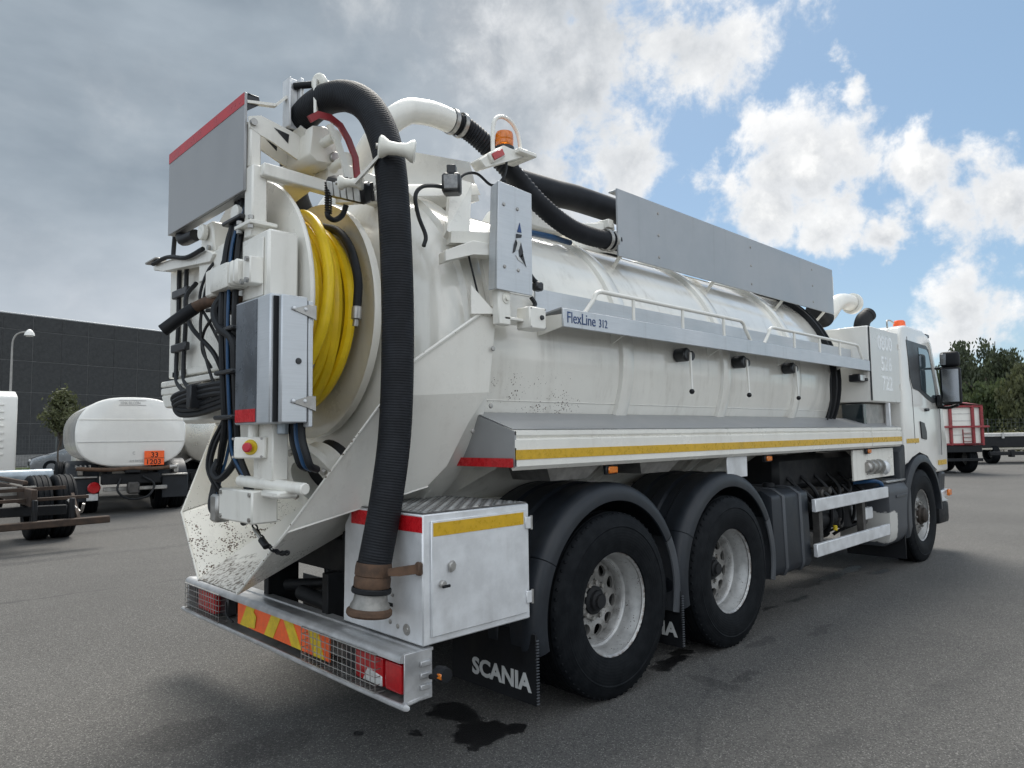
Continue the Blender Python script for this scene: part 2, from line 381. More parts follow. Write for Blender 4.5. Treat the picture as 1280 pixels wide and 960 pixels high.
    def grid(s, fn, nu, nv, closed_u=False):
        g = [[s.bm.verts.new(fn(i/nu, j/nv)) for j in range(nv+1)] for i in range(nu if closed_u else nu+1)]
        for i in range(nu):
            for j in range(nv):
                a = g[i]; b = g[(i+1) % len(g)]
                s.bm.faces.new((a[j], b[j], b[j+1], a[j+1]))
        return s
    def faces(s, vs, fs, th=0.):
        vv = [s.bm.verts.new(Vector(v)) for v in vs]; ff = [s.bm.faces.new([vv[i] for i in f]) for f in fs]
        if th:
            bmesh.ops.recalc_face_normals(s.bm, faces=ff); bmesh.ops.solidify(s.bm, geom=ff, thickness=th)
        return s
    def mesh(s, name, mat, ang=38):
        me = bpy.data.meshes.new(name); bmesh.ops.recalc_face_normals(s.bm, faces=s.bm.faces[:]); s.bm.to_mesh(me); s.bm.free()
        me.materials.append(M(mat)); me.polygons.foreach_set('use_smooth', [True]*len(me.polygons))
        me.set_sharp_from_angle(angle=R(ang)); return me
    def o(s, name, mat, parent=None, ang=38, kind=None):
        ob = bpy.data.objects.new(name, s.mesh(name, mat, ang)); C.objects.link(ob)
        if parent is not None: ob.parent = parent
        if kind: ob['kind'] = kind
        return ob
def thing(name, label, cat, loc=(0, 0, 0), rz=0., group=None):
    o = bpy.data.objects.new(name, None); C.objects.link(o); o.location = loc; o.rotation_euler = (0, 0, rz); o.empty_display_size = .3
    o['label'] = label; o['category'] = cat
    if group: o['group'] = group
    return o
def tag(o, label, cat, group=None):
    o['label'] = label; o['category'] = cat
    if group: o['group'] = group
    return o
def copy_tree(o, parent=None):
    c = o.copy(); C.objects.link(c); c.parent = parent
    for ch in o.children: copy_tree(ch, c)
    return c
def bx(name, mat, par, x0, x1, y0, y1, z0, z1, bev=.004, seg=1): return B().box(min(x0, x1), max(x0, x1), min(y0, y1), max(y0, y1), min(z0, z1), max(z0, z1), bev, seg).o(name, mat, par)
def text(name, body, size, loc, xd, yd, mat, par, ext=.0015, off=0., sx=1.):
    cu = bpy.data.curves.new(name, 'FONT'); cu.body = body; cu.size = size; cu.extrude = ext; cu.offset = off; cu.resolution_u = 3
    to = bpy.data.objects.new('tmp', cu); C.objects.link(to); bpy.context.view_layer.update()
    me = bpy.data.meshes.new_from_object(to.evaluated_get(bpy.context.evaluated_depsgraph_get())); bpy.data.objects.remove(to)
    xd = Vector(xd).normalized(); yd = Vector(yd).normalized(); zd = xd.cross(yd); loc = Vector(loc)
    me.transform(Matrix(((xd.x*sx, yd.x, zd.x, loc.x), (xd.y*sx, yd.y, zd.y, loc.y), (xd.z*sx, yd.z, zd.z, loc.z), (0, 0, 0, 1))))
    me.materials.clear(); me.materials.append(M(mat)); me.name = name
    o = bpy.data.objects.new(name, me); C.objects.link(o); o.parent = par; o['kind'] = 'stuff'
    return o
plain('cab_glass', (.10, .14, .16), .04, .35, .1, 2, Coat_Weight=1.)
plain('grey_lens', (.22, .22, .22), .15, 0, .3, 30, Coat_Weight=.6)
white_paint('white_faded', base=(.68, .67, .63), dirt=.15)
plain('hub_dark', (.035, .026, .02), .65, .3, .5, 25)
def scuffed():
    q = NT('battery_plastic'); x, y, z = q.sxyz(); n = q.noise(16, 6, .7)
    m = q.ma('MULTIPLY', q.ma('MULTIPLY', q.sm(x, 4.60, 4.68), q.sm(x, 4.95, 4.80)), q.ma('MULTIPLY', q.sm(z, .30, .38), q.sm(z, .74, .60)))
    m = q.sm(q.ma('ADD', m, q.ma('MULTIPLY_ADD', n, 1.2, -.6)), .45, .6)
    c = q.mix(m, q.mix(q.noise(5, 6), (.04, .045, .052), (.062, .066, .074)), (.5, .49, .46)); q.fin(c, .5)
scuffed()
plain('post_dark', (.075, .07, .065), .6, .3, .4, 14)
def rim_mat():
    """wheel paint with rust flecks on the lip and brake dust baked on the disc"""
    q = NT('wheel_rim'); x, y, z = q.sxyz(); rr = q.ma('SQRT', q.ma('ADD', q.ma('MULTIPLY', x, x), q.ma('MULTIPLY', z, z))); n = q.noise(11, 7, .7)
    c = q.mix(q.sm(n, .3, .7), (.36, .36, .355), (.50, .50, .49))
    c = q.mix(q.ma('MULTIPLY', q.sm(q.ma('ADD', rr, q.ma('MULTIPLY_ADD', n, .08, -.04)), .255, .215), .62), c, (.15, .14, .125))
    fl = q.ma('MULTIPLY', q.sm(q.vor(75), .34, .22), q.sm(q.noise(24, 4, .7), .5, .66)); c = q.mix(q.ma('MULTIPLY', fl, .9), c, (.055, .035, .025))
    lip = q.ma('MULTIPLY', q.sm(rr, .287, .297), q.sm(q.noise(30, 5, .7), .42, .62)); c = q.mix(q.ma('MULTIPLY', lip, .8), c, (.10, .055, .03))
    q.fin(c, q.sm(n, .3, .7, .32, .55), .45)
rim_mat()
plain('bumper_metal', (.50, .50, .50), .4, .5, .2, 9, dirt=((.2, .18, .15), .7)); plain('chassis_rust', (.060, .040, .029), .8, .2, .5, 9, bump=.25)
# ================================================================== ground
def struct(o): o['kind'] = 'structure'; return o
struct(B().faces([(-260, -260, 0), (320, -260, 0), (320, 320, 0), (-260, 320, 0)], [(0, 1, 2, 3)]).o('asphalt_yard', 'asphalt'))
# ================================================================== the vacuum tanker truck
T = thing('vacuum_tanker_truck', 'large white vacuum tanker truck with yellow hose reel and thick black hose behind', 'truck')
def P_(b, name, mat, ang=38, kind=None, par=None): return b.o(name, mat, par or T, ang, kind)

# ---- chassis
for s in (-1, 1):
    bx('frame_rail', 'chassis_black', T, -1.32, 6.7, s*.39, s*.47, .74, 1.02, .008)
for x in (-1.25, -.55, .68, 2.1, 3.4, 4.6): bx('cross_member', 'chassis_black', T, x-.06, x+.06, -.388, .388, .79, .97, .006)
for s in (-1, 1): bx('subframe_rail', 'white_worn', T, -1.0, 4.5, s*.40, s*.48, 1.025, 1.13, .006)
for x in (-.55, .7, 2.0, 3.3):
    for s in (-1, 1): P_(B().prism([(x-.1, s*.40, 1.132), (x-.1, s*.9, 1.34), (x-.1, s*.9, 1.40), (x-.1, s*.40, 1.40)], (.012, 0, 0)), 'skirt_bracket', 'white_worn')
for x in (0, 1.36, 5.85):
    P_(B().lathe([(0, -.62), (.075, -.62), (.09, -.3), (.1, -.12), (.21, -.02), (.21, .02), (.1, .12), (.09, .3), (.075, .62), (0, .62)], (x, 0, .52), (0, 1, 0), 14), 'axle', 'chassis_black')
P_(B().cyl((-.7, 0, .62), (5.0, 0, .8), .055, n=10), 'drive_shaft', 'chassis_black')
for x in (-1.05, -.7): P_(B().cyl((x, -.38, .52), (x, .38, .52), .1, n=16, bev=.02), 'air_tank', 'chassis_black')
P_(B().box(5.0, 6.6, -.38, .38, .55, 1.3, .06), 'engine_block', 'chassis_black')
P_(B().tube([(-1.3, .28, .64), (-1.2, .05, .66), (-1.12, -.2, .72), (-1.05, -.42, .75)], .035, 10), 'damper_pipe', 'chassis_black')
P_(B().cyl((-1.3, .1, .62), (-1.3, -.25, .60), .045, n=12, bev=.008), 'tow_coupling', 'chassis_black')
for y in (-.35, .35): bx('bumper_bracket', 'chassis_black', T, -1.40, -1.2, y-.03, y+.03, .45, .80, .004)

# ---- rear bumper: aluminium channel with caged lamps and a chevron board
bmp = B().prism([(-1.552+.0+.030*(1-math.cos(R(t))), -1.25, .556+.036*math.sin(R(t))) for t in range(0, 91, 15)]+[(-1.475, -1.25, .590), (-1.47, -1.25, .580), (-1.43, -1.25, .580), (-1.425, -1.25, .588), (-1.37, -1.25, .588), (-1.37, -1.25, .575), (-1.50, -1.25, .570), (-1.525, -1.25, .55)], (0, 2.5, 0)).o('rear_bumper', 'bumper_metal', T)
B().box(-1.41, -1.395, -1.245, 1.245, .40, .577).o('back_plate', 'steel', bmp)
B().prism([(-1.395, -1.245, .398), (-1.545, -1.245, .378), (-1.545, -1.245, .372), (-1.395, -1.245, .39)], (0, 2.49, 0)).o('lower_tray', 'steel', bmp)
B().tube([(-1.40, 1.235, .39), (-1.52, 1.235, .378), (-1.552, 1.2, .378), (-1.552, 0, .378), (-1.552, -1.19, .378), (-1.52, -1.245, .378), (-1.40, -1.245, .39)], .013, 8, 4).o('lower_bar', 'bumper_metal', bmp)
for s in (-1, 1):
    e = B(); e.box(-1.53, -1.38, s*1.252-.004, s*1.252+.004, .374, .588, .002)
    for z in (.42, .47, .52): e.box(-1.45, -1.39, s*1.262-.006, s*1.262+.006, z, z+.022, .003)
    e.o('end_cap', 'bumper_metal', bmp)
B().box(-1.524, -1.518, -.62, .46, .418, .548, .001).o('chevron_board', 'orange_reflector', bmp)
for y, k in ((.42, -.09), (.10, -.09), (-.23, .10), (-.46, .06)):
    B().prism([(-1.5245, y, .42), (-1.5245, y-.11, .42), (-1.5245, y-.11+k, .546), (-1.5245, y+k, .546)], (-.0022, 0, 0)).o('chevron_stripe', 'chevron_yellow', bmp)
# a torn, dirty patch on the board
B().faces([(-1.5275, .36, .42), (-1.5275, .22, .43), (-1.5275, .2, .50), (-1.5275, .27, .545), (-1.5275, .34, .50)], [(0, 1, 2, 3, 4)]).o('worn_patch', 'chevron_yellow', bmp)
def lamp_cluster(y0, y1, red, clear):
    h = B().box(-1.49, -1.42, y0, y1, .405, .545, .01).o('lamp_housing', 'lamp_dark', bmp)
    for a, b in red: B().box(-1.53, -1.488, a, b, .412, .538, .012, 2).o('red_lens', 'red_lens', h)
    for a, b in clear: B().prism([(-1.534, a, .415), (-1.534, b, .415), (-1.534, b+(a-b)*.25, .475), (-1.534, a, .46)], (.02, 0, 0), .004).o('reversing_lens', 'clear_lens', h)
    return h
lamp_cluster(-1.235, -.70, [(-1.232, -1.105), (-1.09, -.86)], [(-1.085, -.93)])
lamp_cluster(.70, 1.235, [(.80, 1.08)], [])
def cage(ya, yb, x, z0, z1):
    g = B(); n = round(abs(yb-ya)/.04)
    for i in range(n+1):
        y = ya+(yb-ya)*i/n; g.tube([(x+.05, y, z1+.004), (x, y, z1-.006), (x, y, z0+.006), (x+.05, y, z0)], .0022, 5, 1)
    for k in range(6):
        z = z0+(z1-z0)*k/5; g.tube([(x+.05, ya, z), (x-.001, ya, z), (x-.001, yb, z), (x+.05, yb, z)], .0022 if 0 < k < 5 else .004, 5, 1)
    g.o('lamp_guard', 'steel', bmp, kind='stuff')
cage(-.40, -1.075, -1.56, .392, .56); cage(.66, 1.22, -1.56, .392, .56)
B().tube([(-1.53, .62, .52), (-1.54, .58, .45), (-1.535, .5, .42)], .006, 6).o('lamp_cable', 'cable_black', bmp)
m = B().cyl((-1.40, -1.27, .47), (-1.42, -1.40, .51), .012, n=8).o('marker_arm', 'black_rubber', T)
B().lathe([(0, 0), (.03, 0), (.034, .03), (.03, .06), (0, .062)], (-1.43, -1.36, .515), (0, -1, 0), 14).o('marker_body', 'black_rubber', m)
B().box(-1.462, -1.45, -1.42, -1.39, .503, .527, .003).o('marker_lens', 'amber_lens', m)

# ---- tool box behind the rear wheels
tb = B().prism([(-1.426, -1.25, .598), (-1.426, -1.25, 1.175), (-1.426, -.663, 1.175), (-1.426, -.594, 1.085), (-1.426, -.582, .598)], (.679, 0, 0), .006).o('tool_box', 'aluminium', T)
bx('box_door', 'aluminium', tb, -1.385, -.775, -1.262, -1.2505, .632, 1.145, .003)
bx('yellow_strip', 'yellow_reflector', tb, -1.375, -.80, -1.2645, -1.2622, 1.075, 1.135, 0)
bx('red_strip', 'red_reflector', tb, -1.4285, -1.4265, -1.248, -.66, 1.095, 1.165, 0)
for z in (.68, 1.05): bx('hinge', 'aluminium', tb, -.79, -.738, -1.270, -1.2625, z, z+.06, .003); 
for z in (.71, 1.08): B().cyl((-.748, -1.268, z-.035), (-.748, -1.268, z+.035), .007, n=8).o('hinge_pin', 'steel', tb)
g = B().cyl((-1.33, -1.262, .86), (-1.33, -1.285, .86), .017, n=12, bev=.004).o('latch', 'steel', tb); B().box(-1.345, -1.30, -1.294, -1.284, .845, .858, .003).o('latch_tongue', 'chassis_black', g)
B().prism([(-1.29, -1.263, .905), (-1.262, -1.263, .915), (-1.255, -1.263, .94), (-1.27, -1.263, .96), (-1.295, -1.263, .945)], (0, -.02, 0), .004).o('lock', 'steel', tb)
for y, z, r in ((-1.13, .652, .026), (-1.06, .655, .011), (-1.0, .665, .011), (-1.02, .79, .009)): B().lathe([(0, .006), (r*.5, .006), (r*.55, .003), (r, .002), (r, 0)], (-1.427, y, z), (-1, 0, 0), 14).o('bolt_head', 'steel', tb)
bx('slot', 'chassis_black', tb, -1.4275, -1.4262, -1.02, -.86, .735, .752, 0)
tp = B().box(-1.42, -.76, -1.245, -.6, 1.178, 1.183).o('tread_plate', 'tread_base', tb)
d = B()
for i in range(17):
    for j in range(17):
        x = -1.40+i*.0385; y = -1.225+j*.0375; a = R(45 if (i+j) % 2 else -45); c, s_ = math.cos(a)*.019, math.sin(a)*.019
        p = [V(x+c, y+s_, 1.183), V(x-s_*.42, y+c*.42, 1.183), V(x-c, y-s_, 1.183), V(x+s_*.42, y-c*.42, 1.183)]
        q = [v*1 for v in p]; ctr = V(x, y, 1.188); d.faces(p+[ctr], [(0, 1, 4), (1, 2, 4), (2, 3, 4), (3, 0, 4)])
d.o('tread_bars', 'tread_plate', tb, kind='stuff')
cl = B().prism([(-1.435, -1.235, .918), (-1.51, -1.19, .912), (-1.555, -1.165, .915), (-1.555, -1.165, .948), (-1.51, -1.19, .952), (-1.435, -1.235, .96)], (-.006, -.010, 0), .003).o('hose_clamp_bracket', 'rusty_steel', T)
B().box(-1.452, -1.425, -1.258, -1.22, .91, .968, .008).o('clamp_hinge', 'rusty_steel', cl)

# ---- wheels
def disc_with_holes(b, r0, r1, yf, nh, hr, hc, seg=20):
    for h in range(nh):
        a0 = 2*math.pi*h/nh; w = math.pi/nh; cx, cz = hc*math.cos(a0), hc*math.sin(a0)
        outer, inner, back = [], [], []
        for k in range(seg):
            t = 2*math.pi*k/seg
            rr, aa = math.cos(t), math.sin(t); m_ = max(abs(rr), abs(aa)); rr /= m_; aa /= m_
            r = (r0+r1)/2+(r1-r0)/2*rr; a = a0+w*aa
            outer.append(b.bm.verts.new((r*math.cos(a), yf(r), r*math.sin(a))))
            hx = hr*math.cos(t); hz = hr*1.12*math.sin(t); er, et = (math.cos(a0), math.sin(a0)), (-math.sin(a0), math.cos(a0))
            X, Z = cx+er[0]*hx+et[0]*hz, cz+er[1]*hx+et[1]*hz; rr2 = math.hypot(X, Z)
            inner.append(b.bm.verts.new((X, yf(rr2), Z))); back.append(b.bm.verts.new((X, yf(rr2)+.02, Z)))
        for k in range(seg):
            j = (k+1) % seg
            b.bm.faces.new((outer[k], outer[j], inner[j], inner[k])); b.bm.faces.new((inner[k], inner[j], back[j], back[k]))
    bmesh.ops.remove_doubles(b.bm, verts=b.bm.verts[:], dist=.0008)
def tyre_mesh(w=.31):
    h = w/2; prof = [(.292, -h+.045), (.30, -h+.018), (.345, -h+.002), (.40, -h-.006), (.445, -h), (.452, -h-.003), (.458, -h), (.49, -h+.008), (.515, -h+.02), (.528, -h+.035)]
    for y in (-.095, -.033, .033, .095): prof += [(.534, y-.009), (.520, y-.005), (.520, y+.005), (.534, y+.009)]
    prof += [(.528, h-.035), (.515, h-.02), (.45, h), (.345, h-.002), (.292, h-.045)]
    b = B(); b.lathe(prof, (0, 0, 0), (0, 1, 0), 72)
    for i in range(64):                                            # shallow shoulder sipes
        a = 2*math.pi*(i+.5)/64; m = Matrix.Rotation(a, 4, 'Y')
        for s in (-1, 1): b.box(-.010, .010, s*(h-.034)-.010, s*(h-.034)+.010, .515, .5295, .004, mat=m)
    return b.mesh('tyre', 'tyre_rubber', 30)
TY = tyre_mesh()
def rear_rim():
    b = B(); b.lathe([(.287, -.115), (.298, -.128), (.303, -.124), (.300, -.112), (.289, -.105), (.281, -.08), (.272, -.06), (.265, -.03), (.262, -.005), (.252, .004), (.243, .0), (.238, .006), (.234, .03), (.228, .055)], (0, 0, 0), (0, 1, 0), 56)
    yf = lambda r: .058-.03*math.exp(-((r-.17)/.06)**2)
    disc_with_holes(b, .118, .229, yf, 10, .0335, .180); b.lathe([(.118, .045), (.11, .035), (.0, .035)], (0, 0, 0), (0, 1, 0), 30)
    b.lathe([(.228, .055), (.255, .08), (.262, .10), (.287, .14), (.298, .15)], (0, 0, 0), (0, 1, 0), 40)
    return b.mesh('wheel', 'wheel_rim', 35)
def front_rim():
    b = B(); b.lathe([(.287, -.115), (.298, -.128), (.303, -.124), (.300, -.112), (.289, -.105), (.281, -.08), (.275, -.06), (.268, -.04)], (0, 0, 0), (0, 1, 0), 56)
    yf = lambda r: -.04-.055*min(1, max(0, (.27-r)/.09)); disc_with_holes(b, .165, .268, yf, 10, .028, .222)
    b.lathe([(.165, -.095), (.12, -.10), (0, -.10)], (0, 0, 0), (0, 1, 0), 30); b.lathe([(.268, -.04), (.262, .10), (.287, .14)], (0, 0, 0), (0, 1, 0), 40)
    return b.mesh('wheel', 'wheel_rim', 35)
RR, FR = rear_rim(), front_rim()
def nuts(r, y, n=10):
    b = B()
    for i in range(n):
        a = 2*math.pi*(i+.5)/n; c = (r*math.cos(a), y, r*math.sin(a)); b.cyl(c, (c[0], y-.028, c[2]), .014, n=6)
    return b.mesh('wheel_nuts', 'steel')
NR, NF = nuts(.105, .045), nuts(.145, -.095)
HR = B().lathe([(.085, .04), (.083, .022), (.062, .012), (.058, -.006), (.042, -.014), (.04, -.03), (0, -.034)], (0, 0, 0), (0, 1, 0), 28).mesh('hub', 'chassis_black')
HF = B().lathe([(.115, -.095), (.112, -.125), (.09, -.14), (.085, -.165), (.06, -.18), (0, -.185)], (0, 0, 0), (0, 1, 0), 28).mesh('hub', 'hub_dark')
def wheel(x, y, front=False, flip=False):
    w = bpy.data.objects.new('wheel', FR if front else RR); C.objects.link(w); w.parent = T; w.location = (x, y, .53); w.rotation_euler = (0, random.random()*6.28, math.pi if flip else 0)
    for nm, me in (('tyre', TY), ('hub', HF if front else HR), ('wheel_nuts', NF if front else NR)):
        c = bpy.data.objects.new(nm, me); C.objects.link(c); c.parent = w
        if nm == 'wheel_nuts': c['kind'] = 'stuff'
for x in (0, 1.361):
    wheel(x, -1.085); wheel(x, -.735, flip=True); wheel(x, 1.085, flip=True); wheel(x, .735)
wheel(5.849, -1.06, True); wheel(5.849, 1.06, True, True)

# ---- mudguards
def fender(x, ra0, ra1, mat='dark_plastic', r=.665, y_in=-.6, y_out=-1.235):
    prof = [(r-.004, y_in), (r+.03, y_in-.005)]
    n = 6; w = (y_out+.10-y_in)/n
    for k in range(n):
        y = y_in+w*k; hh = .026 if k % 2 == 0 else .040
        prof += [(r+hh, y+w*.1), (r+hh, y+w*.9)]
    prof += [(r+.044, y_out+.10), (r+.042, y_out+.06), (r+.03, y_out+.028), (r+.008, y_out+.008), (r-.025, y_out), (r-.062, y_out+.002), (r-.066, y_out+.012), (r-.05, y_out+.02), (r-.01, y_out+.03)]
    b = B().lathe([(a, y) for a, y in prof], (x, 0, .53), (0, 1, 0), 32, True, R(ra0), R(ra1))
    return b.o('mudguard', mat, T, 32)
# lathe about +Y: u=+X, w=y x x = -Z, so angle -90 is up
for x in (0, 1.361):
    for a, b_ in ((-193, -151.2), (-150.8, -30.2), (-29.8, 14)): fender(x, a, b_, 'dark_plastic' if a < -100 else 'grey_plastic' if a > -31 else 'dark_plastic')
for x, sz in ((-.69, 1), (.67, .86)):
    fl = B().box(x-.006, x+.006, -1.235, -.56, .14, .50, .003).o('mud_flap', 'black_rubber', T)
    text('flap_lettering', 'SCANIA', .122, (x-.0075, -.738, .205), (0, -1, 0), (0, 0, 1), 'white_print', fl, .001, .0045, 1.06)
    b = B()
    for k in range(22): b.box(x-.010, x+.010, -1.246, -1.236, .15+k*.015, .158+k*.015, .002)
    b.o('flap_edge_teeth', 'grey_plastic', fl, kind='stuff')
fl = B().box(-.69, -.678, .56, 1.235, .14, .50, .003).o('mud_flap', 'black_rubber', T)
text('flap_lettering', 'SCANIA', .118, (-.6975, 1.10, .215), (0, -1, 0), (0, 0, 1), 'white_print', fl, .001, .004, 1.02)
for x in (-.36, 1.0): P_(B().cyl((x, -.5, 1.02), (x, -1.1, 1.05), .02, n=8), 'mudguard_stay', 'chassis_black')

# ---- side: fuel tank, guards, box, pump
ft = P_(B().prism([(2.08, -1.205, .42), (2.08, -1.18, .37), (2.08, -.6, .36), (2.08, -.6, 1.05), (2.08, -1.1, 1.05), (2.08, -1.19, 1.0)], (.68, 0, 0), .03, 2), 'fuel_tank', 'dark_plastic')
for x in (2.25, 2.56): B().prism([(x, -1.213, .42), (x, -1.185, .36), (x, -.6, .352), (x, -.6, 1.06), (x, -1.11, 1.06), (x, -1.20, 1.0)], (.045, 0, 0), .006).o('tank_strap', 'grey_plastic', ft)
B().cyl((2.42, -1.0, 1.05), (2.42, -1.0, 1.09), .05, n=16, bev=.008).o('filler_cap', 'chassis_black', ft)
for z in (.885, .505): P_(B().box(2.736, 4.54, -1.262, -1.225, z-.055, z+.055, .006), 'side_guard_bar', 'aluminium')
for x in (2.93, 3.95): P_(B().box(x-.035, x+.035, -1.223, -1.16, .46, .925, .004), 'guard_post', 'post_dark')
pump = P_(B().box(3.25, 3.75, -.95, -.45, .52, .86, .05, 2), 'vacuum_pump', 'chassis_black')
B().cyl((3.3, -.98, .7), (3.7, -.98, .7), .10, n=16, bev=.02).o('pump_barrel', 'chassis_black', pump)
for x, z in ((3.2, .55), (3.62, .57)): B().cyl((x, -1.07, z), (x, -1.07, z+.05), .02, n=8, bev=.005).o('yellow_cap', 'label_yellow', pump)
for k in range(5): B().tube([(3.0+k*.3, -.9, 1.1), (3.05+k*.28, -1.02, .95), (3.2+k*.2, -1.0, .8), (3.3+k*.1, -.9, .7)], .018, 7).o('pump_pipe', 'cable_black', pump)
P_(B().box(4.1, 4.4, -1.15, -.9, .62, .74, .01), 'valve_plate', 'aluminium')
P_(B().box(2.8, 4.6, -.9, -.5, .98, 1.30, .05), 'silencer', 'chassis_black')
P_(B().box(2.80, 4.64, -.62, -.42, .36, .98, .03), 'dark_backing', 'chassis_black')  # dark backing added so bright ground does not show between the guard bars
gb = P_(B().box(3.0, 3.24, -.98, -.6, .40, .66, .03, 2), 'gear_case', 'chassis_black'); B().cyl((3.12, -.98, .53), (3.12, -1.06, .53), .08, n=16, bev=.015).o('gear_cover', 'post_dark', gb)
af = P_(B().cyl((4.05, -.95, .55), (4.05, -.95, .90), .11, n=18, bev=.02), 'air_filter', 'chassis_black'); B().cyl((4.05, -.95, .90), (4.05, -.95, .95), .05, n=12, bev=.01).o('filter_cap', 'post_dark', af)
for k, (x, z, r) in enumerate(((3.42, .93, .045), (3.58, .95, .035), (3.82, .62, .05), (4.22, .86, .04), (4.45, .60, .06))): P_(B().cyl((x, -1.06, z), (x, -.7, z), r, n=14, bev=.01), 'hydraulic_fitting', 'post_dark')
for k in range(6): P_(B().tube([(2.82+k*.3, -1.0, .98), (2.86+k*.29, -1.1, .80+.04*(k % 3)), (2.98+k*.27, -1.06, .62), (3.1+k*.22, -.9, .48+.03*(k % 2))], .012+.004*(k % 3), 7), 'hydraulic_hose', 'cable_black')
P_(B().box(3.85, 5.0, -1.18, -1.16, 1.03, 1.33, .004), 'white_bracket', 'white_worn')
vb = P_(B().cyl((4.15, -1.19, 1.15), (4.55, -1.19, 1.15), .055, n=14, bev=.015), 'valve_body', 'steel')
for x in (4.2, 4.34, 4.48): B().cyl((x, -1.19, 1.15), (x+.03, -1.19, 1.15), .075, n=14).o('valve_flange', 'steel', vb)
B().lathe([(0, 0), (.06, .01), (.075, .04), (.05, .07), (0, .08)], (4.62, -1.18, 1.13), (0, -1, 0), 14).o('valve_cap', 'aluminium', vb)
P_(B().tube([(4.3, -1.0, .98), (4.42, -1.18, 1.0), (4.55, -1.2, .94), (4.62, -1.1, .9)], .02, 8), 'blue_hose', 'cable_blue')
sb = P_(B().prism([(4.66, -1.21, .36), (4.66, -1.23, .45), (4.66, -1.23, .88), (4.66, -1.18, .96), (4.66, -.7, .96), (4.66, -.7, .3), (4.66, -1.15, .3)], (.72, 0, 0), .03, 2), 'battery_box', 'battery_plastic')
B().box(4.7, 5.3, -1.2, -.75, .962, .985, .004).o('step_plate', 'tread_plate', sb)
B().box(4.85, 5.2, -1.242, -1.232, .80, .83, .004).o('moulded_rib', 'grey_plastic', sb)

# ---- long side skirt along the tank
for s in (-1, 1):
    for x0, x1 in ((-.84, 4.18), (4.192, 5.08)):
        sk = B().prism([(x0, s*1.23, 1.345), (x0, s*1.25, 1.366), (x0, s*1.25, 1.46), (x0, s*1.252, 1.50), (x0, s*1.236, 1.512), (x0, s*1.25, 1.525), (x0, s*1.25, 1.545), (x0, s*1.235, 1.55), (x0, s*.925, 1.648), (x0, s*.92, 1.635), (x0, s*1.225, 1.53), (x0, s*1.225, 1.35)], (x1-x0, 0, 0)).o('side_skirt', 'white_paint', T, 20)
        B().prism([(x0+.002, s*1.236, 1.553), (x0+.002, s*.925, 1.652)], (0, 0, 0)) if False else None
        B().faces([(x0+.004, s*1.232, 1.5545), (x1-.004, s*1.232, 1.5545), (x1-.004, s*.93, 1.6505), (x0+.004, s*.93, 1.6505)], [(0, 1, 2, 3)], .003).o('ledge_cover', 'grey_sheet', sk)
        bx('yellow_strip', 'yellow_reflector', sk, x0+.004, x1, s*1.2505, s*1.2535, 1.40, 1.45, 0)
    ep = B().plate([(-.842, s*1.25, 1.362), (-.842, s*1.25, 1.545), (-.842, s*.921, 1.65), (-.842, s*.694, 1.362)], -.012 if s < 0 else .012).o('skirt_end_panel', 'grey_sheet', T)
    B().plate([(-.858, s*1.252, 1.362), (-.858, s*1.252, 1.408), (-.858, s*.73, 1.408), (-.858, s*.692, 1.362)], -.002 if s < 0 else .002).o('red_strip', 'red_reflector', ep)
for x in (0, 2.0, 4.18):
    mk = B().box(x-.055, x+.055, -1.215, -1.19, 1.285, 1.34, .005).o('side_marker', 'lamp_dark', T); B().box(x-.043, x+.043, -1.228, -1.214, 1.292, 1.333, .006).o('amber_lens', 'amber_lens', mk)
for x in (-.55, .3): P_(B().prism([(x, -1.2, 1.345), (x+.45, -1.2, 1.345), (x+.38, -1.16, 1.27), (x+.07, -1.16, 1.27)], (0, .3, 0)), 'skirt_stay', 'steel')
P_(B().box(1.36, 1.66, -1.21, -1.20, 1.19, 1.345, .003), 'bracket_plate', 'aluminium')

# ---- tank
ZC = 2.03
tk = P_(B().lathe([(.99, -.93), (1.0, -.9), (1.0, 3.95), (.985, 4.02), (.9, 4.14), (.7, 4.25), (.4, 4.32), (0, 4.34)], (0, 0, ZC), (1, 0, 0), 96), 'tank', 'white_tank')
for x in (.45, 1.755, 3.05): B().lathe([(1.0, x-.066), (1.026, x-.058), (1.03, x-.05), (1.03, x+.05), (1.026, x+.058), (1.0, x+.066)], (0, 0, ZC), (1, 0, 0), 96).o('tank_band', 'white_tank', tk)
for a in (R(18), R(-18), R(62)):                                                     # longitudinal weld seams
    y, z = -1.0015*math.cos(a), ZC+1.0015*math.sin(a); B().tube([(-.85, y, z), (3.94, y, z)], .003, 5, 1).o('weld_seam', 'white_tank', tk)
fb = P_(B().lathe([(.99, 3.86), (1.05, 3.865), (1.055, 3.89), (1.02, 3.9), (1.02, 3.96), (1.055, 3.97), (1.05, 4.0), (.98, 4.005)], (0, 0, ZC), (1, 0, 0), 72), 'front_band', 'black_rubber')
P_(B().tube([(3.72, -1.0, 1.62), (3.75, -1.03, 1.8), (3.74, -1.04, 2.0), (3.8, -1.03, 2.1)], .008, 6), 'band_cable', 'cable_black')
for x in (.35, 1.95, 3.5):
    for s in (-1, 1): P_(B().prism([(x, s*.42, 1.132), (x, s*.6, 1.2), (x, s*.82, 1.44), (x, s*.42, 1.14)], (.3, 0, 0)), 'tank_saddle', 'white_worn')
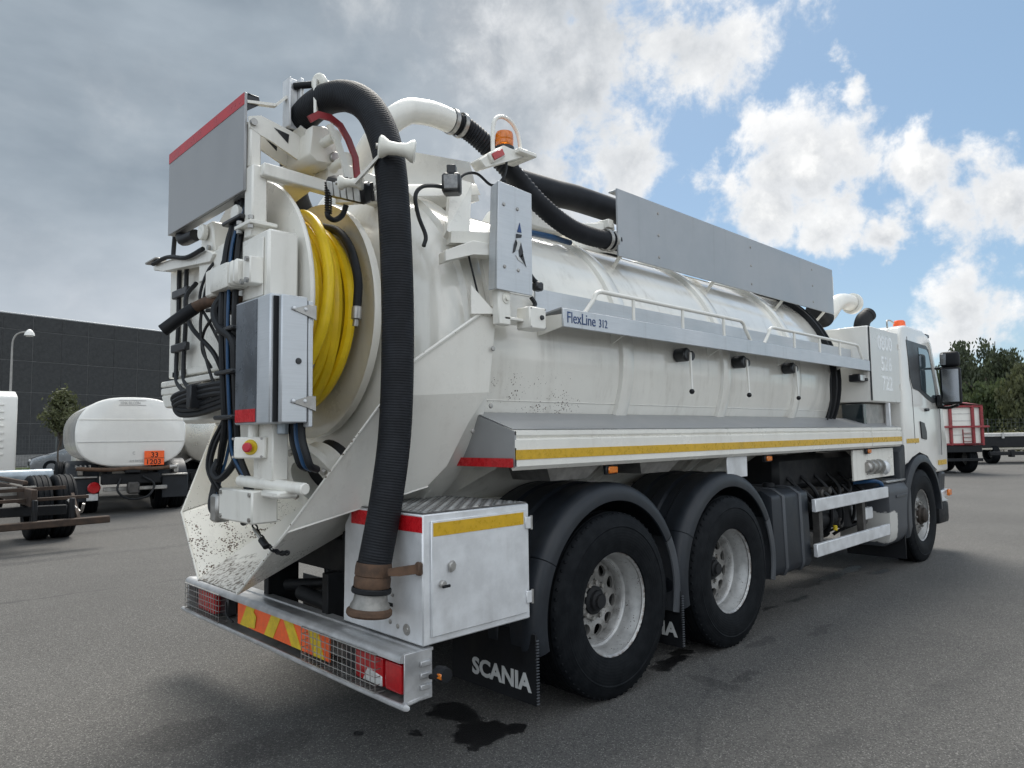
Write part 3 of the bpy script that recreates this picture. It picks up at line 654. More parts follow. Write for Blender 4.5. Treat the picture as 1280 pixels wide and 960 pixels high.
# discharge valves with long levers under the catwalk
for x in (1.06, 1.9, 2.8):
    lv = P_(B().cyl((x, -1.0, 2.085), (x, -1.10, 2.085), .05, n=16, bev=.01), 'valve', 'lamp_dark')
    B().cyl((x+.1, -1.0, 2.085), (x+.1, -1.08, 2.085), .035, n=14, bev=.008).o('valve_port', 'lamp_dark', lv)
    B().beam((x+.02, -1.105, 2.10), (x-.03, -1.14, 1.83), .018, .012, (0, 1, 0)).o('lever', 'white_worn', lv)
    B().lathe([(0, -.02), (.014, -.014), (.02, 0), (.014, .014), (0, .02)], (x-.033, -1.142, 1.815), (0, 0, 1), 12).o('lever_knob', 'cable_black', lv)

# ---- rear door: flange ring and dished head
P_(B().lathe([(.99, -.80), (1.045, -.80), (1.05, -.83), (1.05, -.95), (1.02, -.965), (.985, -.97)], (0, 0, ZC), (1, 0, 0), 80), 'door_flange', 'white_tank')
P_(B().lathe([(1.02, -.96), (1.0, -1.02), (.93, -1.10), (.80, -1.165), (.6, -1.215), (.35, -1.245), (0, -1.255)], (0, 0, ZC), (1, 0, 0), 80), 'rear_door', 'white_tank')

# ---- discharge chute (symmetrical folded steel trough)
def chute():
    h = {}
    def pr(s):
        return dict(P0=(-.93, s*1.10, 2.155), P1=(-.84, s*1.12, 2.15), E=(-1.343, s*1.05, 1.876), M=(-1.785, s*.675, 1.09), Tp=(-1.835, s*.25, .748), Fo=(-1.05, s*.80, 1.265), Bo=(-.88, s*.45, 1.213), E2=(-1.431, s*.975, 1.719), G=(-.86, s*1.08, 1.753), H=(-.93, s*1.0, 1.6), K=(-1.0, s*.9, 1.37))
    a = pr(-1); b = pr(1)
    for s, d in ((-1, a), (1, b)):
        B().faces([d['P0'], d['P1'], d['G'], d['H'], d['K'], d['Fo'], d['M'], d['E2'], d['E']], [(0, 1, 2, 7, 8), (2, 3, 4, 7), (4, 5, 6, 7)], .008).o('chute_side', 'white_chute', T, 12)
        B().faces([d['M'], d['Fo'], d['Bo'], d['Tp']], [(0, 1, 2, 3)], .008).o('chute_lower_side', 'white_chute', T, 12)
        e = [d['P1'], d['P0'], d['E'], tuple((V(*d['E'])*.35+V(*d['M'])*.65)), d['M'], d['Tp']]
        B().tube(e, .0065, 6, 1).o('chute_edge', 'edge_worn', T)
        for p in ((-.86, 1.107, 1.98), (-.87, 1.095, 1.68), (-.95, 1.04, 1.55)): B().lathe([(0, -.008), (.012, -.006), (.015, 0)], (p[0], s*(p[1]+.01), p[2]), (0, -s, 0), 8).o('bolt_head', 'steel', T)
    B().faces([a['Tp'], a['Bo'], b['Bo'], b['Tp']], [(0, 1, 2, 3)], .01).o('chute_floor', 'worn_lip', T, 12)
def lip_mat():
    q = NT('worn_lip'); x, y, z = q.sxyz(); n = q.noise(14, 7, .75); k = q.ma('ADD', q.sm(x, -1.5, -1.8), q.ma('MULTIPLY', q.ma('SUBTRACT', n, .5), 2.2))
    m = q.sm(k, .35, .62); c = q.mix(m, (.66, .645, .6), q.mix(q.sm(q.noise(45, 4), .35, .55), (.13, .11, .09), (.58, .57, .54))); q.fin(c, .5, q.ma('MULTIPLY', m, .5))
lip_mat()
chute()
# wing plate joining chute and tank, with a beading along its top
P_(B().tube([(-1.343, -1.056, 1.88), (-.935, -1.108, 2.16), (-.80, -1.13, 2.155)], .010, 6, 1), 'chute_beading', 'edge_worn')

# ---- hose reel on the rear door
RC = V(0, -.01, 2.215)
def at(x): return (x, RC.y, RC.z)
P_(B().lathe([(.0, -1.255), (.3, -1.262), (.34, -1.30), (.62, -1.285), (.675, -1.30), (.69, -1.315), (.695, -1.30), (.69, -1.27), (.62, -1.255), (.3, -1.24)], (0, RC.y, RC.z), (1, 0, 0), 64), 'reel_flange', 'cream_paint')
P_(B().lathe([(0, -1.70), (.62, -1.70), (.71, -1.705), (.72, -1.69), (.725, -1.70), (.72, -1.715), (.65, -1.718), (0, -1.72)], (0, RC.y-.03, RC.z), (1, 0, 0), 64), 'reel_flange', 'white_worn')
P_(B().cyl(at(-1.69), at(-1.29), .40, n=40), 'reel_drum', 'white_worn')
b = B(); pts = []; wraps = 5; n = 48
for lay in range(2):
    for i in range(wraps*n+1):
        t = i/n; a = t*2*math.pi; x = -1.65+.30*(t/wraps if lay == 0 else 1-t/wraps)+.008*math.sin(a*2.3+t); r = .475+lay*.058+.008*math.sin(a*1.7+lay*2)+.008*math.sin(t*5.3)
        pts.append((x, RC.y+r*math.cos(a), RC.z+r*math.sin(a)))
P_(b.tube(pts, .031, 8, 1), 'coiled_hose', 'hose_yellow')
def rp(x, r, deg): return (x, RC.y-r*math.cos(R(deg)), RC.z+r*math.sin(R(deg)))
P_(B().tube([rp(-1.60, .60, -32), rp(-1.56, .612, -10), rp(-1.53, .615, 15), rp(-1.5, .61, 45), rp(-1.46, .6, 75), rp(-1.42, .58, 105)], .03, 10), 'hose_end', 'hose_yellow')
P_(B().tube([rp(-1.60, .60, -38), rp(-1.615, .59, -55), rp(-1.63, .575, -75), rp(-1.64, .55, -100)], .028, 10), 'hose_tail', 'hose_black')
cp = P_(B().cyl(rp(-1.598, .60, -30), rp(-1.608, .60, -41), .034, n=12, bev=.004), 'hose_coupling', 'steel')
P_(B().tube([rp(-1.36, .56, 66), rp(-1.36, .60, 48), rp(-1.37, .63, 30), rp(-1.38, .645, 12), rp(-1.40, .655, -2)], .024, 10), 'black_hose_end', 'hose_black')
cp = P_(B().cyl(rp(-1.40, .655, -1), rp(-1.405, .66, -7), .027, n=12, bev=.004), 'hose_coupling', 'steel'); B().cyl(rp(-1.405, .66, -7), rp(-1.408, .662, -10), .016, n=10).o('nozzle', 'steel', cp)

# ---- thick suction hose hanging at the corner
P_(B().tube([(-1.10, .45, 2.98), (-1.33, .15, 3.02), (-1.52, -.2, 3.09), (-1.60, -.42, 3.20), (-1.585, -.62, 3.255), (-1.54, -.80, 3.235), (-1.50, -.95, 3.12), (-1.475, -1.05, 2.90), (-1.46, -1.085, 2.6), (-1.44, -1.085, 2.1), (-1.45, -1.08, 1.6), (-1.49, -1.065, 1.25), (-1.555, -1.045, .90)], .077, 20, 14, True), 'suction_hose', 'hose_black')
ex = V(-.10, .03, -.99).normalized(); hp = V(-1.548, -1.047, .94)
hc = P_(B().lathe([(.079, -.02), (.083, 0), (.083, .035), (.079, .04), (.083, .05), (.083, .085), (.08, .09)], hp, ex, 24), 'hose_cuff', 'rusty_steel')
B().lathe([(.086, .09), (.09, .095), (.09, .11), (.086, .115)], hp, ex, 24).o('clamp_ring', 'chassis_black', hc)
B().lathe([(.072, .112), (.078, .15), (.088, .165), (.09, .18), (.07, .182), (.066, .15)], hp, ex, 28).o('coupling_neck', 'coupling_grey', hc)
B().lathe([(.091, .178), (.102, .188), (.103, .205), (.095, .215), (.075, .215), (.07, .185)], hp, ex, 28).o('coupling_rim', 'rusty_steel', hc)
# ---- rear frame in front of the reel: plates, cabinet, lamp box, hydraulics
rp_ = P_(B().box(-1.80, -1.755, -.36, .80, 1.90, 2.60, .01), 'rear_plate', 'white_paint')
for y0, y1, z0, z1 in ((-.30, .74, 2.555, 2.595), (-.30, .74, 1.905, 1.945), (.70, .80, 1.905, 2.595), (-.36, -.28, 1.905, 2.595)): bx('plate_frame', 'white_paint', rp_, -1.835, -1.8015, y0, y1, z0, z1, .006)
B().prism([(-1.86, -.36, 1.885), (-1.86, .86, 1.885), (-1.74, .86, 1.905), (-1.74, -.36, 1.905)], (0, 0, -.035), .006).o('plate_foot', 'white_paint', rp_)
B().prism([(-1.86, .86, 1.80), (-1.86, .55, 1.80), (-1.86, .62, 1.72), (-1.86, .78, 1.72)], (.10, 0, 0), .01).o('foot_bracket', 'white_paint', rp_)
B().prism([(-1.86, .86, 1.845), (-1.86, .5, 1.845), (-1.86, .5, 1.80), (-1.86, .86, 1.80)], (.12, 0, 0), .008).o('foot_pad', 'white_worn', rp_)
P_(B().box(-1.84, -1.70, -.3, .55, 1.62, 1.85, .02), 'reel_support', 'white_worn')
cabn = P_(B().box(-1.90, -1.745, -.70, -.405, 2.17, 2.515, .012), 'hydraulic_cabinet', 'white_paint')
bx('cabinet_door', 'white_paint', cabn, -1.908, -1.9015, -.66, -.44, 2.20, 2.48, .004)
P_(B().box(-1.885, -1.83, -.40, .2, 2.40, 2.545, .008), 'cross_beam', 'white_paint')
for y, z in ((.15, 2.62), (-.30, 2.62)):
    sp = P_(B().prism([(-1.86, y+.10, 2.56), (-1.86, y-.10, 2.56), (-1.86, y-.06, 2.74), (-1.86, y+.08, 2.74)], (.10, 0, 0), .01), 'sign_stand', 'white_paint')
    for k in (-.07, .07): B().cyl((-1.87, y+k, 2.58), (-1.885, y+k, 2.58), .016, n=8).o('stand_bolt', 'steel', sp)
    B().cyl((-1.868, y, 2.68), (-1.90, y, 2.68), .045, n=20, bev=.006).o('stand_boss', 'white_paint', sp)
# post with flange carrying the boom arm and the board
post = P_(B().box(-1.90, -1.82, -.515, -.425, 2.515, 2.88, .008), 'boom_post', 'white_paint')
B().box(-1.93, -1.79, -.565, -.38, 2.565, 2.585, .003).o('post_flange', 'white_paint', post)
for y in (-.54, -.41):
    for z in (2.545, 2.59): B().cyl((-1.915, y, z), (-1.915, y, z+.018), .015, n=6).o('flange_bolt', 'steel', post)
B().box(-1.895, -1.84, -.48, -.41, 2.88, 3.12, .006).o('upper_post', 'white_paint', post)
sg = P_(B().box(-1.915, -1.90, -.451, .625, 2.757, 3.261, .003), 'rear_board', 'grey_sheet')
B().box(-1.9172, -1.9152, -.448, .622, 3.198, 3.259).o('red_strip', 'tape_red', sg)
B().box(-1.899, -1.85, -.449, .623, 2.757, 2.768, .002).o('board_fold', 'grey_sheet', sg)
B().prism([(-1.899, -.449, 3.261), (-1.84, -.449, 3.255), (-1.835, -.449, 3.22), (-1.899, -.449, 3.17)], (0, .012, 0)).o('board_corner', 'lamp_dark', sg)
B().box(-1.899, -1.84, -.449, .6, 3.25, 3.261, .002).o('board_fold', 'grey_sheet', sg)
# triangular bracket plates (two cheeks) with a cut-out
for y in (-.47, -.34):
    b = B(); pts = [(-1.906, 3.127), (-1.844, 3.150), (-1.682, 3.118), (-1.579, 3.094), (-1.585, 3.036), (-1.555, 2.984), (-1.624, 2.968), (-1.795, 3.035), (-1.843, 3.048), (-1.9, 3.072)]
    br = P_(b.prism([(x, y, z) for x, z in pts], (0, -.012, 0)), 'boom_bracket', 'white_paint')
    B().prism([(-1.775, y-.0125, 3.107), (-1.693, y-.0125, 3.094), (-1.698, y-.0125, 3.045)], (0, -.002, 0)).o('bracket_window', 'lamp_dark', br)
    B().cyl((-1.885, y-.012, 3.10), (-1.885, y-.03, 3.10), .018, n=12).o('pivot_pin', 'steel', br)
mast = P_(B().box(-1.70, -1.69, -.50, -.42, 3.14, 3.40, .003), 'boom_mast', 'aluminium')
B().box(-1.689, -1.64, -.468, -.452, 3.14, 3.41, .002).o('mast_web', 'aluminium', mast); B().box(-1.639, -1.62, -.50, -.42, 3.13, 3.415, .003).o('mast_flange', 'aluminium', mast)
P_(B().beam((-1.90, -.44, 3.215), (-1.76, -.46, 3.235), .03, .014), 'boom_stay', 'white_paint'); P_(B().beam((-1.76, -.46, 3.235), (-1.70, -.46, 3.30), .03, .014), 'boom_stay', 'white_paint')
P_(B().prism([(-1.66, -.54, 3.135), (-1.55, -.54, 3.11), (-1.53, -.54, 3.07), (-1.60, -.54, 3.06)], (0, .09, 0), .004), 'mast_foot', 'white_worn')
hd = P_(B().prism([(-1.627, -.60, 3.127), (-1.547, -.60, 3.146), (-1.477, -.60, 3.10), (-1.458, -.60, 2.985), (-1.50, -.60, 2.95), (-1.60, -.60, 2.94), (-1.643, -.60, 2.97)], (0, .26, 0), .008), 'boom_head', 'cream_paint')
B().cyl((-1.50, -.60, 2.985), (-1.50, -.625, 2.985), .03, n=16, bev=.004).o('head_pin', 'steel', hd)
P_(B().beam((-1.52, -.36, 2.99), (-1.42, .45, 2.99), .16, .13, bev=.008), 'boom_beam', 'cream_paint')
P_(B().beam((-1.50, -.46, 2.955), (-1.0, -.42, 2.93), .12, .14, bev=.008), 'boom_beam', 'cream_paint')
P_(B().beam((-1.86, -.525, 2.853), (-1.40, -.55, 2.832), .06, .065, bev=.006), 'arm_tube', 'white_worn')
P_(B().beam((-1.42, -.52, 2.80), (-1.42, -.9, 2.72), .05, .05, bev=.005), 'arm_tube', 'white_worn')
def band(pts, y, w, th, name, mat):
    b = B(); n = len(pts); o = []
    for i, (x, z) in enumerate(pts):
        a = V(pts[max(i-1, 0)][0], 0, pts[max(i-1, 0)][1]); c = V(pts[min(i+1, n-1)][0], 0, pts[min(i+1, n-1)][1]); t = (c-a).normalized(); o.append((V(x, y, z), V(-t.z, 0, t.x)))
    vs = [p+m*w/2 for p, m in o]+[p-m*w/2 for p, m in reversed(o)]
    return P_(b.prism(vs, (0, th, 0)), name, mat)
band([(-1.708, 3.09), (-1.659, 3.129), (-1.593, 3.134), (-1.536, 3.11), (-1.489, 3.05), (-1.448, 2.966), (-1.436, 2.863)], -.73, .034, .014, 'hose_guide_arc', 'red_paint')
band([(-1.62, 3.08), (-1.575, 3.01), (-1.54, 2.925), (-1.515, 2.84), (-1.505, 2.80)], -.765, .032, .014, 'guide_link', 'white_paint')
for x, z in ((-1.56, 3.05), (-1.49, 2.95)): P_(B().lathe([(0, 0), (.035, 0), (.025, .03), (.025, .12), (.035, .15), (0, .15)], (x, -.72, z), (0, 1, 0), 16), 'guide_roller', 'roller_nylon')
for (p, q) in (((-1.613, -.985, 2.72), (-1.52, -1.11, 2.875)), ((-1.50, -.90, 2.70), (-1.40, -1.02, 2.84))): P_(B().beam(p, q, .012, .036, (.7, .7, .2)), 'roller_arm', 'white_paint')
def spool(c, ax, ln, r, name='hose_roller'):
    c = Vector(c); ax = Vector(ax).normalized(); h = ln/2
    s_ = P_(B().lathe([(0, -h), (r*.8, -h), (r, -h+.008), (r*.96, -h+.02), (r*.62, -h*.45), (r*.55, 0), (r*.62, h*.45), (r*.96, h-.02), (r, h-.008), (r*.8, h), (0, h)], c, ax, 24), name, 'roller_nylon')
    B().cyl(c-ax*(h+.012), c-ax*(h-.002), r*.25, n=10).o('axle_bolt', 'steel', s_); return s_
spool((-1.515, -1.19, 2.85), (.8, -.55, -.1), .17, .052)
spool((-1.52, -.60, 3.36), (.9, .28, .1), .20, .048); spool((-1.60, -.93, 2.74), (.75, -.65, 0), .12, .035)
P_(B().beam((-1.634, -.645, 3.345), (-1.643, -.67, 3.14), .014, .03, (.7, .7, 0)), 'roller_arm', 'white_paint')
P_(B().cyl((-1.66, -.47, 3.37), (-1.58, -.56, 3.375), .018, n=10), 'roller_axle', 'chassis_black')
# flood lamp and its coiled cable
fx = Matrix.Translation((-1.55, -.83, 2.745)) @ Matrix.Rotation(R(14), 4, 'Z') @ Matrix.Rotation(R(20), 4, 'X') @ Matrix.Rotation(R(-28), 4, 'Y')
fl_ = P_(B().box(-.035, .035, -.135, .135, -.05, .05, .015, mat=fx), 'flood_lamp', 'lamp_dark')
for k in range(5): B().box(-.040, -.033, -.118+k*.048, -.076+k*.048, -.035, .035, .003, mat=fx).o('lamp_lens', 'clear_lens', fl_)
for k in range(9): B().box(.033, .05, -.125+k*.03, -.118+k*.03, -.045, .045, 0, mat=fx).o('cooling_fin', 'lamp_dark', fl_)
pts = [(-1.60+.016*math.cos(i*.9), -.72+.016*math.sin(i*.9), 2.80-.16*i/90) for i in range(91)]
P_(B().tube(pts, .0045, 5, 1), 'coiled_cable', 'cable_black')
P_(B().tube([(-1.605, -.72, 2.65), (-1.60, -.72, 2.625), (-1.565, -.72, 2.615), (-1.52, -.72, 2.65), (-1.51, -.74, 2.70)], .014, 8), 'lamp_cable', 'cable_black')
# aluminium lamp box with dark sheet, red tape and hinged lid
lb = P_(B().box(-1.965, -1.83, -.862, -.50, 1.592, 2.172, .006), 'lamp_box', 'lit_aluminium')
bx('dark_sheet', 'dark_sheet', lb, -1.9685, -1.9655, -.735, -.515, 1.60, 2.162, 0); bx('red_tape', 'red_reflector', lb, -1.9705, -1.9688, -.732, -.517, 1.603, 1.662, 0)
lid = B().box(-1.932, -1.805, -.905, -.875, 1.595, 2.165, .005).o('box_lid', 'lit_aluminium', lb)
bx('lid_seal', 'black_rubber', lb, -1.95, -1.82, -.8745, -.8625, 1.60, 2.16, 0)
B().box(-1.80, -1.775, -.90, -.84, 1.575, 2.15, .004).o('lid_channel', 'lit_aluminium', lb); bx('lid_gap', 'black_rubber', lb, -1.8035, -1.8005, -.896, -.86, 1.60, 2.15, 0)
for z in (1.685, 2.10):
    B().prism([(-1.89, -.9055, z), (-1.80, -.9055, z+.03), (-1.765, -.9055, z+.03), (-1.765, -.9055, z-.04), (-1.80, -.9055, z-.025)], (0, -.006, 0), .002).o('lid_hinge', 'steel', lb)
    for x in (-1.875, -1.82): B().lathe([(0, .009), (.007, .006), (.010, 0)], (x, -.9116, z+.006), (0, -1, 0), 8).o('hinge_bolt', 'aluminium', lb)
B().lathe([(0, .006), (.013, .005), (.015, 0)], (-1.85, -.9055, 1.87), (0, -1, 0), 12).o('rubber_plug', 'lamp_dark', lb)
# below the lamp box: stem, emergency stop, release bar, outlet
P_(B().box(-1.88, -1.80, -.72, -.52, 1.33, 1.60, .006), 'stem_plate', 'white_worn')
P_(B().cyl((-1.90, -.56, 1.50), (-1.90, -.56, 1.60), .025, n=12), 'stem_pipe', 'white_worn')
em = Matrix.Translation((-1.915, -.60, 0)) @ Matrix.Rotation(R(38), 4, 'Z') @ Matrix.Translation((1.915, .60, 0))
es = P_(B().box(-1.945, -1.885, -.675, -.515, 1.435, 1.535, .006), 'emergency_stop_box', 'white_paint'); es.matrix_local = em
B().lathe([(0, .006), (.033, .006), (.036, 0)], (-1.946, -.60, 1.487), (-1, 0, 0), 24).o('yellow_disc', 'label_yellow', es); B().lathe([(0, .036), (.016, .036), (.022, .031), (.023, .022), (.016, .014), (.012, 0)], (-1.95, -.60, 1.487), (-1, 0, 0), 20).o('stop_button', 'button_red', es)
for y in (-.655, -.515):
    for z in (1.443, 1.527): B().cyl((-1.946, y, z), (-1.949, y, z), .006, n=8).o('box_screw', 'steel', es)
P_(B().cyl((-1.90, -.42, 1.325), (-1.82, -.92, 1.30), .028, n=14, bev=.006), 'release_bar', 'white_worn')
rb = P_(B().box(-1.93, -1.80, -.62, -.24, 1.13, 1.285, .008), 'release_box', 'white_worn')
for y in (-.60, -.27):
    for z in (1.15, 1.265): B().cyl((-1.931, y, z), (-1.938, y, z), .011, n=6).o('box_bolt', 'steel', rb)
B().box(-1.94, -1.86, -.235, -.15, 1.11, 1.25, .012).o('valve_block', 'steel', rb)
P_(B().box(-1.90, -1.80, -.82, -.64, 1.255, 1.29, .01), 'release_lug', 'white_worn')
out = P_(B().lathe([(.17, 0), (.17, .10), (.21, .10), (.235, .105), (.235, .145), (.21, .15), (.14, .15), (.14, .02)], (-1.36, -.33, 1.36), (-.75, -.1, -.45), 36), 'outlet_flange', 'white_worn')
od = V(-.75, -.1, -.45).normalized(); ou = od.orthogonal().normalized(); ow = od.cross(ou)
for k in range(10):
    a = 2*math.pi*k/10; c = V(-1.36, -.33, 1.36)+(ou*math.cos(a)+ow*math.sin(a))*.2+od*.15; B().cyl(c, c+od*.02, .018, n=6).o('flange_nut', 'steel', out)
P_(B().lathe([(0, 0), (.14, 0), (.14, -.12)], V(-1.36, -.33, 1.36)+od*.05, od, 24), 'outlet_throat', 'chassis_black')
b = B(); cpts = [V(-1.84, -.46, 1.10), V(-1.82, -.52, 1.03), V(-1.80, -.57, .995), V(-1.79, -.63, .985), V(-1.78, -.67, .99)]
for i in range(12):
    t = i/11*(len(cpts)-1); k = min(int(t), len(cpts)-2); p = cpts[k].lerp(cpts[k+1], t-k); dx = (cpts[k+1]-cpts[k]).normalized(); sd = V(0, 0, 1) if i % 2 else V(1, 0, .2).normalized()
    ring = [p+dx*.018*math.cos(R(a))+sd*.010*math.sin(R(a)) for a in range(0, 361, 45)]; b.tube(ring, .0042, 5, 1)
P_(b, 'lock_chain', 'chassis_black', kind='stuff')
P_(B().tube([(-1.845, -.46, 1.09), (-1.85, -.50, 1.075), (-1.85, -.57, 1.04)], .008, 7), 'lock_pin', 'steel'); P_(B().cyl((-1.85, -.55, 1.05), (-1.85, -.61, 1.02), .017, n=10, bev=.004), 'pin_grip', 'cable_black')
# gear motor
gm = P_(B().box(-2.0, -1.90, -.47, -.25, 2.255, 2.385, .022, 2), 'gear_motor', 'white_worn')
B().box(-1.985, -1.90, -.25, -.16, 2.25, 2.39, .01).o('motor_end', 'white_worn', gm)
for y in (-.50, -.55): B().box(-2.0, -1.90, y-.02, y+.02, 2.26, 2.38, .012).o('motor_slice', 'white_worn', gm)
B().box(-1.97, -1.90, -.66, -.575, 2.25, 2.38, .006).o('motor_flange', 'white_worn', gm)
for y, z in ((-.64, 2.265), (-.64, 2.365), (-.59, 2.265)): B().cyl((-1.97, y, z), (-1.985, y, z), .013, n=6).o('motor_bolt', 'steel', gm)
# grab handle, left bar, pipes
h_ = P_(B().tube([(-1.90, -.42, 2.20), (-1.92, -.25, 2.24), (-1.94, -.08, 2.245), (-1.98, .0, 2.22)], .03, 10), 'lever_arm', 'rusty_steel')
B().tube([(-1.975, -.005, 2.222), (-2.03, .05, 2.17), (-2.10, .10, 2.10)], .034, 12, 3).o('grip', 'black_rubber', h_)
lb2 = P_(B().prism([(-1.90, .92, 2.64), (-1.90, .92, 2.60), (-1.90, .75, 2.565), (-1.90, .0, 2.48), (-1.90, -.05, 2.52), (-1.90, .05, 2.56), (-1.90, .3, 2.585)], (.05, 0, 0), .006), 'stay_bar', 'white_worn')
B().tube([(-1.915, .88, 2.63), (-1.92, .6, 2.62), (-1.92, .3, 2.56), (-1.92, .05, 2.56)], .013, 8).o('stay_cable', 'cable_black', lb2); B().box(-1.93, -1.86, .80, .99, 2.645, 2.66, .004).o('stay_tip', 'steel', lb2)
P_(B().tube([(-1.86, .66, 2.80), (-1.86, .68, 2.70), (-1.87, .66, 2.60)], .014, 8), 'stay_link', 'cable_black')
P_(B().tube([(-1.86, .55, 2.75), (-1.88, .45, 2.70), (-1.87, .30, 2.70)], .035, 10), 'stay_bellows', 'cable_black')
for y in (.62, .50):
    P_(B().tube([(-1.88, y-.22, 2.575), (-1.86, y-.06, 2.56), (-1.845, y, 2.48), (-1.845, y, 2.2), (-1.845, y+.02, 1.98), (-1.86, y-.05, 1.86), (-1.88, y-.3, 1.78), (-1.88, y-.55, 1.72)], .013, 8), 'hydraulic_pipe', 'cable_black')
for z in (2.05, 2.38): P_(B().box(-1.868, -1.838, .44, .68, z, z+.05, .006), 'pipe_clamp', 'lamp_dark')
# hose bundle down the middle
rnd = random.Random(3)
for k in range(7):
    y = -.31-.022*k; mat = 'cable_blue' if k in (3, 5) else 'cable_black'; r = .008 if mat == 'cable_blue' else .016; x = -1.905-.012*(k % 3)
    e = (-.10 if k < 4 else -.5); w = rnd.uniform(-.02, .02)
    P_(B().tube([(-1.84, y+.08, 2.85), (-1.87, y+.07+w, 2.7), (x, y+.06, 2.5), (x-.04, y+.02+w, 2.2), (x-.04, y, 1.9), (x-.02, y+.01, 1.6), (x, y+(.02 if k > 3 else .1), 1.45), (-1.88, y+(.25 if k < 4 else -.05), 1.3), (-1.90, y+(.24 if k < 4 else -.1), 1.17), (-1.88, -.2 if k < 4 else -.42, 1.12)], r, 8), 'hydraulic_hose', mat)
for z in (1.62, 1.84, 2.05, 2.62): P_(B().box(-1.985 if z < 2.5 else -1.93, -1.88, -.50 if z < 2.5 else -.44, -.29 if z < 2.5 else -.22, z, z+.022, .006), 'bundle_strap', 'lamp_dark')
for k in range(3):
    z = 1.74+.025*k
    P_(B().tube([(-1.90, -.38, z+.02), (-1.92, -.1, z+.02), (-1.95, .18, z), (-1.96, .30+.02*k, z-.03), (-1.95, .25, z-.075), (-1.92, .05, z-.075), (-1.90, -.25, z-.04)], .016, 8), 'hose_loop', 'cable_black')
P_(B().box(-1.98, -1.92, .03, .09, 1.69, 1.82, .006), 'loop_clamp', 'lamp_dark')
P_(B().tube([(-1.93, -.30, 2.27), (-1.97, -.26, 2.18), (-1.98, -.34, 2.08), (-1.96, -.46, 2.0), (-1.95, -.47, 1.85)], .022, 9), 'motor_hose', 'cable_black')
for y in (-.74, -.79, -.84): P_(B().tube([(-1.80, y, 1.60), (-1.80, y-.01, 1.52), (-1.79, y-.03, 1.45), (-1.77, y-.03, 1.40), (-1.72, y, 1.38)], .013 if y > -.8 else .018, 8), 'lower_hose', 'cable_blue' if y == -.79 else 'cable_black')
for y in (-.66, -.74): P_(B().cyl((-1.84, y, 1.545), (-1.84, y, 1.60), .026, n=10, bev=.005), 'cable_gland', 'blue_tank_paint')
P_(B().tube([(-1.92, -.2, 1.42), (-1.95, -.22, 1.36), (-1.94, -.28, 1.33), (-1.91, -.36, 1.40), (-1.89, -.40, 1.5)], .018, 8), 'lower_hose', 'cable_black')

# ---- top rear of the tank: hood, struts, logo plate, beacon
P_(B().faces([(-1.10, -.47, 2.90), (-1.06, -.40, 3.06), (-.93, -.44, 3.235), (-.42, -.44, 3.30), (-.42, -.53, 3.02), (-.75, -.53, 2.90), (-1.10, .47, 2.90), (-1.06, .40, 3.06), (-.93, .44, 3.235), (-.42, .44, 3.30), (-.42, .53, 3.02), (-.75, .53, 2.90)],
   [(0, 1, 2, 3, 4, 5), (6, 11, 10, 9, 8, 7), (1, 7, 8, 2), (2, 8, 9, 3), (0, 6, 7, 1), (3, 9, 10, 4), (4, 10, 11, 5), (5, 11, 6, 0)]), 'tank_hood', 'white_paint', 20)
P_(B().prism([(-1.08, -.56, 2.96), (-.52, -.56, 3.10), (-.52, -.60, 3.02), (-1.04, -.60, 2.89)], (0, -.06, -.02), .004), 'hood_lip', 'white_paint')
P_(B().plate([(-.80, -.72, 3.03), (-.70, -.78, 3.0), (-.90, -.98, 2.55), (-1.02, -.94, 2.62)], .05), 'hood_strut', 'white_paint')
P_(B().plate([(-1.06, -1.02, 2.53), (-.86, -1.16, 2.53), (-.70, -1.16, 2.53), (-.70, -.86, 2.57), (-.95, -.84, 2.57)], .06), 'ledge_bracket', 'white_paint')
P_(B().prism([(-1.13, -1.06, 2.41), (-1.13, -1.06, 2.47), (-1.0, -1.13, 2.53), (-.84, -1.15, 2.53), (-.84, -1.15, 2.47), (-1.0, -1.13, 2.46)], (.02, .08, 0), .004), 'ledge_lip', 'white_paint')
P_(B().plate([(-.86, -1.02, 2.53), (-.72, -1.04, 2.53), (-.72, -1.06, 2.22), (-.82, -1.06, 2.22)], .03), 'ledge_web', 'white_paint')
P_(B().tube([(-.985, -1.075, 2.46), (-.93, -1.09, 2.24)], .006, 6, 1), 'ledge_cable', 'cable_black')
lp = P_(B().prism([(-.893, -1.212, 2.85), (-.647, -1.212, 2.835), (-.653, -1.212, 2.273), (-.918, -1.212, 2.276)], (0, .012, 0), .002), 'logo_plate', 'lit_aluminium')
B().prism([(-.893, -1.199, 2.845), (-.918, -1.199, 2.278), (-.918, -1.15, 2.278), (-.893, -1.15, 2.83)], (.012, 0, 0)).o('plate_return', 'lit_aluminium', lp)
for x, z in ((-.86, 2.73), (-.76, 2.725), (-.86, 2.40), (-.76, 2.395)): B().lathe([(0, .008), (.008, .006), (.011, 0)], (x, -1.2125, z), (0, -1, 0), 8).o('plate_bolt', 'steel', lp)
def lg(pts, mat): B().prism([(x, -1.2135, z) for x, z in pts], (0, -.0015, 0)).o('logo_shape', mat, lp)
lg([(-.765, 2.60), (-.745, 2.655), (-.732, 2.602)], 'blue_print'); lg([(-.772, 2.59), (-.73, 2.592), (-.735, 2.575), (-.775, 2.565)], 'lamp_dark')
lg([(-.79, 2.53), (-.775, 2.56), (-.765, 2.54), (-.783, 2.49), (-.80, 2.48)], 'lamp_dark'); lg([(-.755, 2.50), (-.738, 2.55), (-.722, 2.50), (-.728, 2.47), (-.75, 2.47)], 'lamp_dark'); lg([(-.77, 2.56), (-.738, 2.552), (-.755, 2.505), (-.78, 2.5)], 'white_print')
